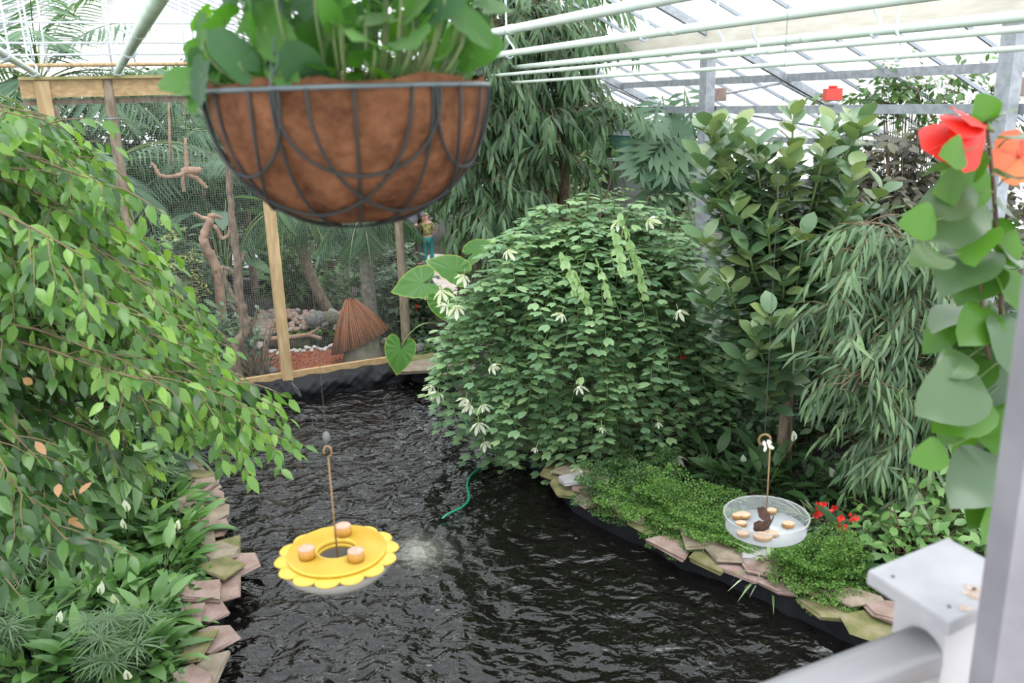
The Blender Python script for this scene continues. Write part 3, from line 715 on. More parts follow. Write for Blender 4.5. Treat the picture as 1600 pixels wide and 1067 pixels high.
# bronze hedge, right rear
shrub('bronze_shrub', 'tall bronze-leaved shrub left of the red hibiscus flower', on(1395, 9.6), .75, .5, 3.6, 520, OVAL, .13, G_PUR, cat='shrub', sp=.045, spread=1.1)
shrub('bronze_shrub', 'bronze-leaved shrub growing behind the red hibiscus', on(1520, 9.6), .75, .5, 3.5, 380, OVAL, .13, G_PUR, sp=.045)
shrub('leafy_climber', 'sparse green climber poking above the galvanised rail', on(1420, 10.6), 1.2, .3, 4.1, 120, SMALL, .13, G_MID, sp=.06, z0=.85)
shrub('bronze_shrub', 'bronze-leaved shrub between the rubber plant and the hedge', on(1325, 10.2), .6, .5, 3.3, 300, OVAL, .13, G_PUR, sp=.045)
# dark understory behind the mounds on the right bank
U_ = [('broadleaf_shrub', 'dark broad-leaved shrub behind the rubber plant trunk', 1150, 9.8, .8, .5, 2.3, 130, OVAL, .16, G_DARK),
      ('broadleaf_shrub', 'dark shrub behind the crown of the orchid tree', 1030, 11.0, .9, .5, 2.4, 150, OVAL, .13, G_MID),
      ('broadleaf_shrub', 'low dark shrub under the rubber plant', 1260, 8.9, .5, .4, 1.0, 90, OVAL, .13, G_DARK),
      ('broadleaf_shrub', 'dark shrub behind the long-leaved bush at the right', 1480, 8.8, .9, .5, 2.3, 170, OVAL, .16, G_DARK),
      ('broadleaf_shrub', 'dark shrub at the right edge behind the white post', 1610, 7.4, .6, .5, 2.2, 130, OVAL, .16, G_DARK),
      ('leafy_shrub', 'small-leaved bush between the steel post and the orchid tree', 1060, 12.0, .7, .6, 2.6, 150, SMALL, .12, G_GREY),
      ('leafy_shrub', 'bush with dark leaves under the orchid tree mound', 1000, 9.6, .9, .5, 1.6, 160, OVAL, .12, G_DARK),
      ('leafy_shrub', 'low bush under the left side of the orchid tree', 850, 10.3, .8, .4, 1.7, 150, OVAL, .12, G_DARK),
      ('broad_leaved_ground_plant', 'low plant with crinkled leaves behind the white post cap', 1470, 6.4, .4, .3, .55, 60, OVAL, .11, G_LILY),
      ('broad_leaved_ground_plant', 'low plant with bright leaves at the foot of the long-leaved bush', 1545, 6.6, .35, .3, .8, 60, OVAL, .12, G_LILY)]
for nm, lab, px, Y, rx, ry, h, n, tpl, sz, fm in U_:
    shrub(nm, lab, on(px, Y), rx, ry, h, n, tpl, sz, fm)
# ---------------- cheese plant (split leaves) left of the steel post
seed(29)
def split_leaf():
    t = []
    for s in (-1, 1):
        for k in range(7):
            t.append(rot_tpl(leaf_tpl(.3, 1, .5, .1, .25, .8), s*(.55+.18*(6-k)), 0, .52*math.sin(PI*(k+1.3)/8.6)+.1, (.08+.125*k, 0, 0)))
    t.append(leaf_tpl(.07, 2, .4, .1, .3, .8)); return join_tpl(*t)
SPLIT = split_leaf()
base = on(1062, 13.2)
p = Plant('cheese_plant', 'large split-leaved plant on the left of the steel post', 'shrub', base, fm=G_PALM, wm=M_gstem, wname='leaf_stalks')
for px, py in [(1035,150),(1070,140),(1095,165),(1040,185),(1020,205),(1060,200),(1085,215),(1030,235),(1050,250),(1015,215),(1080,250),(1035,275),(1060,290),(1075,320),(1045,215),(1095,195),(1025,300),(1110,250),(1140,180),(1130,220)]:
    tip = at(px, py, rng.uniform(12.4, 13.2)); q = base+UP*rng.uniform(.8, 2.6); st = bez(q, (q+tip)/2+UP*.3, tip, 8); p.w.tube(st, np.linspace(.02, .01, 8), 5)
    p.f.inst(SPLIT, [tip], [A(rng.uniform(-.9,.3), -.5, -.5)], [A(0,-.6,.8)+gauss(1,.2)[0]], [rng.uniform(.65,.85)], 1, 0, [rng.uniform(.2,.9)])
bt = MB(); bt.tube(smoothpath([base, base+UP*1.5+A(.1,0,0), base+UP*2.8], 5), .05, 8); bt.build('trunk', M_bark, p.r)
p.done()
# ---------------- palms
def frond(mbf, mbw, s0, d, L, g, nl=30, ll=.45, m=0, rv=(.1,.8), wid=1., ang=.9, hang=.5):
    path = arc(s0, d, L, g, 14, .01); mbw.tube(path, np.linspace(.018, .004, 14), 5, caps=False)
    P, D, s = sample(path, L/nl, .18, 0); n = len(P); P = np.repeat(P, 2, 0); D = np.repeat(D, 2, 0); s = np.repeat(s, 2)
    side = nrm(np.cross(D, UP)); sg = np.tile([1, -1], n)[:, None]
    dd = D*math.cos(ang)+side*sg*math.sin(ang)+A(0,0,-hang)+gauss(2*n, .05)
    mbf.inst(BLADE, P, dd, np.cross(dd, np.cross(D, side*sg))+UP*1.5, ll*(np.sin(PI*np.clip(s*.8+.15, 0, 1))+.15), 1.0*wid, m, rng.uniform(*rv, 2*n))
def palm(name, label, c, h, tr_, nf, L, g, ll, fm=G_PALM, rv=(.1,.8), lean=A(0,0,0), cat='palm', trunk=True, el=(.1,1.2), hang=.5, ringed=False, wid=1., tm=M_bark):
    p = Plant(name, label, cat, c, fm=fm, wm=M_gstem, fname='fronds', wname='frond_stalks'); c = np.asarray(c, float); top = c+UP*h+lean
    if trunk:
        bt = MB(); P_ = smoothpath([c, c+UP*h*.5+lean*.7, top], 12); R = np.full(len(P_), tr_)
        if ringed:
            P_ = np.array([P_[0]+(P_[-1]-P_[0])*t for t in np.linspace(0, 1, 70)]); R = tr_*(1+.07*(np.arange(70) % 4 == 0))
        bt.tube(P_, R, 12); bt.build('trunk', tm, p.r)
    for i in range(nf):
        a = i*2.4+rng.uniform(0, .5); e = rng.uniform(*el)
        frond(p.f, p.w, top, A(math.cos(a)*math.cos(e), math.sin(a)*math.cos(e), math.sin(e)), L*rng.uniform(.8, 1.1), g, 30, ll, rv=rv, hang=hang, wid=wid)
    p.done(); return p.r
seed(30)
M_ring = mat('ringed_palm_bark', (.13,.12,.09), .8, 0, (.25,.235,.19), 14, bump=.3)
palm('ringed_palm', 'palm with a pale ringed trunk behind the reed-roofed hut', onpen(583, 520, 1.6)*A(1,1,0)+UP*SZ, 2.05, .11, 13, 1.15, 2.2, .42, ringed=True, tm=M_ring, hang=1.0, lean=A(-.05,0,0))
palm('curved_palm', 'palm with a curved trunk left of the reed-roofed hut', onpen(520, 480, 3.3)*A(1,1,0)+UP*SZ, 2.05, .10, 16, 1.45, 2.6, .5, hang=1.1, lean=A(-.55,0,0), rv=(.2,1))
palm('feather_palm', 'arching feather palm behind the hanging driftwood perch', onpen(330, 420, 4.8)*A(1,1,0)+UP*SZ, 2.4, .08, 18, 2.0, 2.0, .55, hang=.4)
palm('feather_palm', 'feather palm with long fronds between the corner post and the round post', onpen(190, 420, 4.0)*A(1,1,0)+UP*SZ, 2.9, .08, 18, 2.2, 1.6, .6, hang=.3)
palm('feather_palm', 'tall palm reaching behind the white metal frame at upper left', onpen(110, 420, 5.5)*A(1,1,0)+UP*SZ, 4.3, .09, 20, 2.6, 1.5, .75, hang=.3, rv=(.3,1))
palm('feather_palm', 'palm with yellowing fronds seen past the corner post', onpen(40, 430, 3.5)*A(1,1,0)+UP*SZ, 2.8, .08, 13, 1.7, 1.8, .5, fm=[G_PALY], hang=.5)
palm('feather_palm', 'palm crown just left of the hanging basket', onpen(395, 420, 6.5)*A(1,1,0)+UP*SZ, 3.0, .08, 18, 2.2, 1.7, .6, hang=.4)
palm('feather_palm', 'tall palm whose crown shows against the roof left of the basket', onpen(300, 420, 8.0)*A(1,1,0)+UP*SZ, 4.2, .09, 18, 2.2, 1.7, .6, hang=.4, rv=(.3,1))
# big wide-leaved plant
p = Plant('banana_plant', 'broad-leaved plant beside the round tree trunk in the pen', 'shrub', onpen(345, 400, 3.9)*A(1,1,0)+UP*SZ, fm=G_PALM, wm=M_gstem, wname='leaf_stalks')
c = A(*p.r['_o'])
BIG = leaf_tpl(.34, 6, .5, .25, .35, .6, petiole=.1)
for k in range(14):
    a = k*2.4; q = c+UP*rng.uniform(1.2, 2.4)+A(.2*math.cos(a), .2*math.sin(a), 0); p.w.tube([c, c+UP*.8, q], [.03,.025,.012], 5)
    p.f.inst(BIG, [q], [A(math.cos(a), math.sin(a), .1)], [UP+gauss(1,.2)[0]], [.9], 1, 0, [rng.uniform(.3,1)])
p.done()
# ---------------- trees and shrubs of the far background
seed(31)
def op(px, off, z=SZ):
    q = onpen(px, 450, off); q[2] = z; return q
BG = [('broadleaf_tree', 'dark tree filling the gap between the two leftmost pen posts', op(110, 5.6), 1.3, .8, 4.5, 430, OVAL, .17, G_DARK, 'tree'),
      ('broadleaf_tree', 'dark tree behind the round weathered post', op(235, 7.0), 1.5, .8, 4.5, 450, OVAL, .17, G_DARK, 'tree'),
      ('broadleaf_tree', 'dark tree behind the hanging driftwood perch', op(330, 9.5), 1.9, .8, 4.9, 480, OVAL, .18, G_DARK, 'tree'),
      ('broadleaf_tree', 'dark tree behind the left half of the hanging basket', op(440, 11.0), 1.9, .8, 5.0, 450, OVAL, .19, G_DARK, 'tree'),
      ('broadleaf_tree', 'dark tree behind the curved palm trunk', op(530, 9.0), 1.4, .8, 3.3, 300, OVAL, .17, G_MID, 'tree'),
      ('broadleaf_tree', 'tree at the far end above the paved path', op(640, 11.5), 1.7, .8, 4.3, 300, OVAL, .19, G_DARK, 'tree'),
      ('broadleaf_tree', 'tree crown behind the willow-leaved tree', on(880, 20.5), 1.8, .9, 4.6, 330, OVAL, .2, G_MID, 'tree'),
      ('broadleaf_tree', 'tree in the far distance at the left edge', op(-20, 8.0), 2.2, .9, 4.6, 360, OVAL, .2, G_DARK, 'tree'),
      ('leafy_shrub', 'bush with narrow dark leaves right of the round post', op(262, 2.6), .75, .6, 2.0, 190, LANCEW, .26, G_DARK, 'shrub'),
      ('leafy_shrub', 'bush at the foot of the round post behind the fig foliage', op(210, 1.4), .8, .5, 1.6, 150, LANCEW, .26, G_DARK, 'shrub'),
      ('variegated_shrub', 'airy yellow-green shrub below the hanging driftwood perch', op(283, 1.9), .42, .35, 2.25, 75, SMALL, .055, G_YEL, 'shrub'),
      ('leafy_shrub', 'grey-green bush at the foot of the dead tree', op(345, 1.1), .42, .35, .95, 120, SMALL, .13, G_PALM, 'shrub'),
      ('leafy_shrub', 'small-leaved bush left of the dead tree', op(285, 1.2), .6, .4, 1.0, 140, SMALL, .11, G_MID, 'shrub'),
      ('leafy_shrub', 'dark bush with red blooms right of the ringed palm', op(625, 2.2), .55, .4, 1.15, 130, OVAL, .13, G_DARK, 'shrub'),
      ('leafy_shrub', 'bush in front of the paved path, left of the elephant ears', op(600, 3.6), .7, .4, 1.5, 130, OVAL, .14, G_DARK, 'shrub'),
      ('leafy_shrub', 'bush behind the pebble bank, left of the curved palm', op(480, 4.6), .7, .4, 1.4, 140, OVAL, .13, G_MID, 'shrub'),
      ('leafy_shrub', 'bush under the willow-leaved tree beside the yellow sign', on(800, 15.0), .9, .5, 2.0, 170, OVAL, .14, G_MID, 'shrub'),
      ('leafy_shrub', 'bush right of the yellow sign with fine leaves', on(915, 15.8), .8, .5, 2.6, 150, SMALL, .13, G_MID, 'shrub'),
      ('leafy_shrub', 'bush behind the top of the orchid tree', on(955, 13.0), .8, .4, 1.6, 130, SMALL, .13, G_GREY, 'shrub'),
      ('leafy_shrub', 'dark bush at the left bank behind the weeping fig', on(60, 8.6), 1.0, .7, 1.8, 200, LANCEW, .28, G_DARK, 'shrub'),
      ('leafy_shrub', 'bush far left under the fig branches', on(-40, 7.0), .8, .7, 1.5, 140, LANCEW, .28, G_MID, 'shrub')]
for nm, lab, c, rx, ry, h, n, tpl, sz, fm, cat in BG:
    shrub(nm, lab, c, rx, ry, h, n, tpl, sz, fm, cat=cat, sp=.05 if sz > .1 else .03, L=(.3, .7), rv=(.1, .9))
# ================================================================ stones round the pond
seed(41)
STONE = {'pinkish': mat('stone_pink', (.20,.125,.105), .8, 0, (.30,.215,.195), 6, bump=.5, bscale=25, col3=(.25,.175,.145)),
         'buff': mat('stone_buff', (.18,.145,.095), .8, 0, (.28,.235,.175), 6, bump=.5, bscale=25, col3=(.225,.18,.135)),
         'mossy': mat('stone_mossy', (.09,.105,.03), .9, 0, (.22,.19,.11), 5, bump=.5, bscale=25, col3=(.16,.15,.06)),
         'pale grey': mat('stone_grey', (.27,.265,.26), .8, 0, (.36,.355,.35), 6, bump=.3, bscale=25)}
ORD = ['nearest', 'second', 'third', 'fourth', 'fifth', 'sixth', 'seventh', 'eighth', 'ninth', 'tenth', 'eleventh', 'twelfth', 'thirteenth', 'fourteenth', 'fifteenth', 'sixteenth', 'seventeenth', 'eighteenth', 'nineteenth', 'twentieth', 'twenty-first', 'twenty-second', 'twenty-third', 'twenty-fourth', 'twenty-fifth', 'twenty-sixth', 'twenty-seventh', 'twenty-eighth', 'twenty-ninth', 'thirtieth']
def slab(name, c, ang, lu, lv, th, kind, tilt, label, group):
    n = int(rng.integers(4, 7)); a = np.sort(PI/4+np.arange(n)*2*PI/n + rng.uniform(-.32, .32, n))
    rr = 1/np.maximum(np.abs(np.cos(a))**3+np.abs(np.sin(a))**3, .3)**(1/3)*rng.uniform(.8, 1.2, n)
    P = np.stack([rr*np.cos(a)*lu/2, rr*np.sin(a)*lv/2], -1); V = []
    for f, z in ((.96, -th), (1.0, -th*.6), (.99, -.012), (.95, 0)):
        j = rng.normal(0, .006, (n, 2)); V += [(x*f+jx, y*f+jy, z) for (x, y), (jx, jy) in zip(P, j)]
    V = np.array(V); V[:, 2] += V[:, 0]*tilt[0]+V[:, 1]*tilt[1]
    ca, sa = math.cos(ang), math.sin(ang); W = np.stack([V[:, 0]*ca-V[:, 1]*sa, V[:, 0]*sa+V[:, 1]*ca, V[:, 2]], -1)+c
    q = MB(); T = [[list(range(3*n, 4*n))], [list(range(n))[::-1]]]
    q.add(W, [[[r*n+i, r*n+(i+1) % n, (r+1)*n+(i+1) % n, (r+1)*n+i] for r in range(3) for i in range(n)]] + T)
    o = q.build(name, STONE[kind], smooth=False, origin=c); tag(o, label, 'stone', group); return o
def edging(pts, side, start, stop, step, where, kinds, sgn):
    P = np.array([[p[0], p[1]] for p in pts]); seg = np.linalg.norm(np.diff(P, axis=0), axis=1); cum = np.concatenate([[0], np.cumsum(seg)])
    rows = []
    s = start
    while s < cum[-1]-stop:
        x, y = np.interp(s, cum, P[:, 0]), np.interp(s, cum, P[:, 1]); x2, y2 = np.interp(s+.1, cum, P[:, 0]), np.interp(s+.1, cum, P[:, 1])
        rows.append((x, y, math.atan2(y2-y, x2-x))); s += step*rng.uniform(.85, 1.15)
    if P[0][1] > P[-1][1]: rows = rows[::-1]
    for i, (x, y, th) in enumerate(rows):
        nx_, ny_ = -math.sin(th)*sgn, math.cos(th)*sgn      # away from the water
        for lay in (0, 1):
            k = kinds[(i*2+lay*3+int(rng.integers(0, 2))) % len(kinds)]
            off = .02+rng.uniform(-.04, .04) if lay == 0 else .15+rng.uniform(-.06, .08)
            c = A(x+nx_*off, y+ny_*off, .205+.058*lay+rng.uniform(-.008, .012)) + A(math.cos(th), math.sin(th), 0)*(.12*lay)
            if i == 0: k_ = 'nearest'
            lab = '%s flagstone on the %s pond edge, %s counted from the near end%s' % (k, side, ORD[min(i, 29)], ', lower course' if lay == 0 else ', upper course')
            slab('flagstone', c, th+rng.normal(0, .3), step*rng.uniform(.9, 1.45), rng.uniform(.24, .4), rng.uniform(.025, .055), k, (rng.normal(0, .03), rng.normal(0, .03)), lab, 'flagstones along the %s pond edge' % side)
edging(Lp, 'left', .1, .0, .36, 'left', ['pinkish', 'buff', 'pinkish', 'mossy', 'pinkish', 'buff'], -1)
edging(Rp[3:], 'right', .0, .4, .36, 'right', ['pinkish', 'mossy', 'buff', 'mossy', 'pinkish', 'buff'], 1)
c = gz(285, 728, .3); slab('flagstone', c, .3, .32, .2, .04, 'pale grey', (.05,.05), 'pale grey slab lying tilted on the far left pond edge', 'flagstones along the left pond edge')
c = gz(1176, 862, .3); slab('flagstone', c, .5, .26, .16, .05, 'pale grey', (.05,.1), 'pale grey slab below the clear dish on the right pond edge', 'flagstones along the right pond edge')
c = gz(900, 745, .31); slab('flagstone', c, .3, .36, .24, .04, 'pale grey', (.0,.1), 'pale grey slab under the white orchid tree flowers', 'flagstones along the right pond edge')
for (x, y, k, l) in ((665, 560, 'mossy', 'broad mossy slab at the back corner of the pond'), (652, 571, 'buff', 'buff slab under the mossy one at the back corner'), (712, 575, 'pinkish', 'pinkish slab half hidden by the orchid tree at the back corner')):
    slab('flagstone', gz(x, y, .3), .2, .62, .5, .06, k, (0, .02), l, 'slabs at the back corner of the pond')
def onpx(px, py, off, z=SZ):
    q = onpen(px, py, off); q[2] = z; return q
# ================================================================ inside the pen
seed(42)
def patch(poly, z, name, m, label=None, cat=None, kind=None, bumpy=0, ngrid=60, slope=None):
    P = [gz(x, y, z) for x, y in poly]; pl = [(float(p[0]), float(p[1])) for p in P]; q = MB()
    flat([pl], z, q); o = q.build(name, m, smooth=False)
    return tag(o, label, cat, kind=kind)
patch([(205,628),(400,592),(598,555),(590,540),(520,545),(420,550),(380,558),(330,562),(200,580)], SZ+.03, 'bark_mulch', M_mulch, 'red bark mulch spread behind the timber board', 'mulch', 'stuff')
q = MB(); pts = inpoly([(205,628),(400,592),(592,556),(588,545),(520,548),(420,556),(330,566),(200,585)], 2600)
B_ = [gz(x, y, SZ+.035) for x, y in pts]; D_ = gauss(len(B_), 1)*A(1,1,.25)
q.inst(leaf_tpl(.35,1,.5,.0,.0,.6), B_, D_, UP+gauss(len(B_), .4), rng.uniform(.03, .07, len(B_)), 1, 0, rng.random(len(B_)))
tag(q.build('bark_chips', leafmat('bark_chip', [(.12,.025,.012), (.25,.06,.025), (.4,.13,.06)], .8, 0, .2)), 'loose chips of red bark scattered over the mulch', 'bark', kind='stuff')
patch([(412,541),(470,546),(540,533),(534,517),(505,511),(455,516),(424,525)], SZ+.012, 'small_pool', mat('pool_water', (.012,.016,.01), .12, spec=.18), 'small dark pool with floating plants before the pebble bank', 'water', 'stuff')
# floating plants
q = MB(); pts = inpoly([(430,520),(460,512),(500,508),(538,512),(545,530),(528,530),(515,520),(440,528)], 240)
q.inst(SMALL, [gz(x, y, SZ+.05)+gauss(1,.015)[0] for x, y in pts], gauss(240, 1)*A(1,1,.2), UP+gauss(240,.3), .09, 1.4, 0, rng.random(240))
tag(q.build('floating_plants', G_BRI), 'bright green floating plants on the small pool', 'water plant', kind='stuff')
def pebble(c, r, m, name, label, group=None, cat='pebble', sq=.62, shared=None):
    if shared is None or shared[0] is None:
        q = MB(); n, k = 10, 6; V = [(0, 0, -sq)]
        for i in range(1, k):
            t = PI*i/k
            for j in range(n):
                a = 2*PI*j/n; f = 1+.12*math.sin(3*a+i)+.08*math.cos(2*a-i*1.7)
                V.append((math.sin(t)*math.cos(a)*f, math.sin(t)*math.sin(a)*f*.8, -sq*math.cos(t)))
        V.append((0, 0, sq)); V = np.array(V)
        e = len(V)-1; fs = [[[0, 1+(j+1) % n, 1+j] for j in range(n)] + [[e, e-n+j, e-n+(j+1) % n] for j in range(n)],
                            [[1+i*n+j, 1+i*n+(j+1) % n, 1+(i+1)*n+(j+1) % n, 1+(i+1)*n+j] for i in range(k-2) for j in range(n)]]
        q.add(V, fs); o = q.build(name, m); 
        if shared is not None: shared[0] = o
    else: o = shared[0].copy(); COL.objects.link(o)
    o.location = Vector(c); o.scale = (r,)*3; o.rotation_euler = (rng.uniform(-.3,.3), rng.uniform(-.3,.3), rng.uniform(0, 6.28))
    return tag(o, label, cat, group)
M_pb = [mat('pebble_%s' % k, a, .8, 0, b, 9, bump=.2) for k, a, b in (('tan', (.3,.2,.14), (.42,.3,.22)), ('rose', (.33,.19,.16), (.4,.27,.23)), ('ash', (.28,.26,.24), (.4,.37,.34)), ('pale', (.45,.42,.38), (.55,.52,.48)))]
M_rock = mat('grey_rock', (.13,.13,.125), .85, 0, (.27,.26,.25), 5, bump=.6, bscale=12)
M_rockm = mat('mossy_rock', (.1,.12,.06), .9, 0, (.25,.24,.18), 5, bump=.6, bscale=12)
sh = [[None] for _ in M_pb]; ta = ['tan', 'rose brown', 'ash grey', 'pale']
pts = sorted(inpoly([(404,545),(398,505),(412,486),(470,484),(540,486),(556,520),(545,534),(534,517),(505,511),(455,516),(424,525)], 215).tolist(), key=lambda t: t[1])
for x, y in pts:
    k = int(rng.integers(0, 3)); z = SZ+.03+max(0, (524-y))*.0075
    pebble(gz(x, y, z), rng.uniform(.045, .085), M_pb[k], 'pebble', '%s pebble in the heaped bank behind the small pool' % ta[k], 'pebbles of the bank behind the pool, %s' % ta[k], shared=sh[k])
q = MB()   # the soil bank that carries the pebbles
bk = [gz(x, y, SZ+max(0, (524-y))*.0075-.01) for x, y in [(408,532),(400,500),(412,484),(540,486),(550,512),(520,508),(470,505),(425,517)]]
q.add(bk, [[[0,1,2,7]], [[7,2,3,6]], [[6,3,4,5]]]); struct(q, 'bank', M_soil, smooth=True)
pts = [(400+i*4.6+rng.uniform(-1,1), 553-i*.42+rng.uniform(-3,3)) for i in range(32)]
for x, y in pts:
    pebble(gz(x, y, SZ+.05), rng.uniform(.035, .055), M_pb[3], 'pebble', 'pale pebble in the line between the pool and the red mulch', 'pale pebbles edging the mulch', shared=sh[3])
for x, y, r_, m_, l in ((494,498,.2,M_rock,'large rounded grey boulder behind the pebble bank'), (519,497,.19,M_rockm,'mossy boulder left of the reed-roofed hut tip'), (448,493,.13,M_rock,'brown grey boulder left of the square timber post'),
                        (430,497,.12,M_rock,'small boulder at the left end of the pebble bank'), (508,507,.07,M_rock,'small grey stone between the large and the mossy boulder'), (396,574,.12,M_rock,'grey boulder on the mulch at the foot of the dead tree'), (424,580,.11,M_rock,'flat grey stone left of the square post foot'),
                        (655,545,.14,M_rock,'dark stone behind the mossy corner slab'), (605,532,.1,M_pb[1],'rose brown stone right of the reed-roofed hut')):
    pebble(gz(x, y, SZ+r_*.55+.02*(y < 510)*8), r_, m_, 'boulder', l, 'boulders in the pen', 'rock')
# hut with a reed roof
c = onpx(569, 560, .42, SZ+.02); c = gz(567, 568, SZ+.02)
r = root('reed_hut', 'small hut with conical brown reed roof on a round stone drum', 'hut', c)
q = MB(); q.lathe([(0,0),(.27,0),(.28,.06),(.275,.3),(.26,.42),(0,.42)], 28, c); q.build('stone_drum', mat('drum_stone', (.2,.19,.13), .9, 0, (.33,.32,.25), 6, bump=.5, bscale=18), r)
seed(43); V = []; nr, ns = 9, 150
M_reed = leafmat('reed', [(.11,.045,.025), (.22,.09,.045), (.33,.15,.08)], .8, .0, .2)
q = MB(); apex = c + A(-.12, .05, .98)
for i in range(300):
    a = 2*PI*i/300+rng.normal(0, .01); rb = .40*(1+.04*math.sin(a*9)); zb = .36 + .17*math.cos(a) + rng.normal(0, .008)
    b = c + A(rb*math.cos(a)*1.08-.02, rb*math.sin(a), zb); t = apex + A(.075*math.cos(a), .075*math.sin(a), rng.uniform(-.03,.02))
    m_ = (b+t)/2 + A(.028*math.cos(a), .028*math.sin(a), .0)+gauss(1,.004)[0]
    q.tube([b, m_, t], [.008, .0075, .005], 4, rnd=rng.random(), caps=True)
q.build('reed_roof', M_reed, r)
q = MB(); q.tube([c+UP*.36, apex-UP*.02], [.3,.06], 20); q.build('roof_lining', M_pole, r)
# fallen log by the pool
q = MB(); q.tube(smoothpath([gz(420,530,.26), gz(450,528,.27), gz(480,524,.28), gz(502,529,.25)], 5), np.linspace(.05,.035,16), 8); q.tube(smoothpath([gz(478,524,.28), gz(490,518,.33), gz(497,514,.38)], 4), np.linspace(.035,.02,9), 6)
tag(q.build('fallen_log', M_drift), 'forked brown log lying across the small pool', 'log')
# dead trees and perches
def limbs(name, label, cat, parts, group=None, m=M_bark, ropes=None):
    r = root(name, label, cat, parts[0][0][0], group)
    for i, (pts, a, b) in enumerate(parts):
        P_ = smoothpath(pts, 5); q = MB(); q.tube(P_ + gauss(len(P_), a*.07), np.linspace(a, b, len(P_))*rng.uniform(.92, 1.1, len(P_)), 9); q.build('trunk' if i == 0 and cat == 'tree' else 'branch', m, r)
    if ropes:
        for a, b in ropes: q = MB(); q.tube([a, b], .008, 5); q.build('rope', M_twig, r)
    return r
seed(44)
def O(off, *pp): return [onpen(x, y, off) for x, y in pp]
b0 = onpx(372, 588, .35)
limbs('dead_tree', 'bare dead tree with a tall thin trunk left of the square post', 'tree', [
    ([b0]+O(.35,(367,565),(370,540),(384,512),(377,480),(372,440),(371,412),(364,350),(356,260),(350,150)), .095, .035),
    (O(.35,(373,475),(358,452),(348,430),(345,418)), .035, .025), (O(.35,(371,412),(378,405),(382,392)), .035, .02),
    (O(.35,(374,445),(364,425),(352,418)), .04, .03), (O(.35,(376,492),(362,478),(356,468)), .025, .018), (O(.35,(380,520),(396,505),(402,480)), .03, .012)])
limbs('perch_tree', 'crooked sawn-off tree with a hooked side branch behind the dead tree', 'tree', [
    ([onpx(343, 470, 1.9)]+O(1.9,(342,450),(340,425),(330,400),(319,378),(320,362),(328,345),(331,335)), .075, .06),
    (O(1.9,(330,345),(316,340),(303,333)), .035, .025), (O(1.9,(333,352),(340,360),(347,372),(356,368),(360,350),(366,330)), .035, .02),
    (O(1.9,(332,338),(340,338),(346,342)), .03, .025), (O(1.9,(338,420),(350,418),(352,432)), .03, .02)], m=M_drift)
hb = O(1.2,(292,268))[0]
limbs('hanging_perch', 'piece of pinkish driftwood hanging on a cord inside the pen', 'perch', [
    (O(1.2,(236,255),(243,262),(250,274),(268,276),(285,272),(293,268)), .02, .035), (O(1.2,(285,268),(300,266),(313,267)), .06, .05),
    (O(1.2,(290,272),(305,277),(315,286),(324,294)), .04, .025), (O(1.2,(287,270),(286,284),(288,300)), .03, .025), (O(1.2,(292,268),(291,240),(290,215)), .03, .02)], m=M_drift,
    ropes=[(O(1.2,(290,215))[0], O(1.2,(288,140))[0])])
q = MB(); a = O(.9,(267,258))[0]; b = O(.9,(263,150))[0]; q.tube([a, a*.6+b*.4, b], [.022,.02,.006], 6); tag(q.build('hanging_stick', M_drift), 'slim pale stick hanging left of the driftwood perch', 'stick')
# twiggy brown stump
seed(45); b0 = onpx(400, 586, .5); q = MB()
for i in range(26):
    a = rng.uniform(0, 6.28); q.tube(arc(b0+A(.05*math.cos(a),.05*math.sin(a),0), A(.35*math.cos(a),.35*math.sin(a),1), rng.uniform(.5, 1.15), .3, 7, .14), np.linspace(.03, .006, 7), 5)
tag(q.build('twiggy_stump', M_bark), 'tangled brown stump of dead stems beside the dead tree', 'stump')
# far pool with lily pads
q = MB(); fp = [gz(x, y, SZ+.01) for x, y in [(340,452),(500,470),(510,398),(360,396)]]; q.add(fp, [[[0,1,2,3]]]); tag(q.build('far_pool', mat('pool_water', (.012,.016,.01), .12, spec=.18), smooth=False), 'dark pool far back inside the pen', 'water', kind='stuff')
seed(46)
PAD = (np.array([(0,0,0)]+[(math.cos(a), math.sin(a), .03*math.sin(a*3)) for a in np.linspace(.15, 2*PI-.15, 14)]), [np.array([[0, i+1, i+2] for i in range(13)])])
q = MB(); pts = inpoly([(375,440),(470,448),(482,412),(400,404),(345,410)], 75)
q.inst(PAD, [gz(x, y, SZ+.16+.1*rng.random()) for x, y in pts], gauss(75,1)*A(1,1,.1), UP+gauss(75,.12), rng.uniform(.14,.24,75), 1, 0, rng.uniform(.3,1,75))
tag(q.build('water_lily_leaves', G_GREY), 'raft of flat green lily leaves on the far pool', 'water plant', kind='stuff')
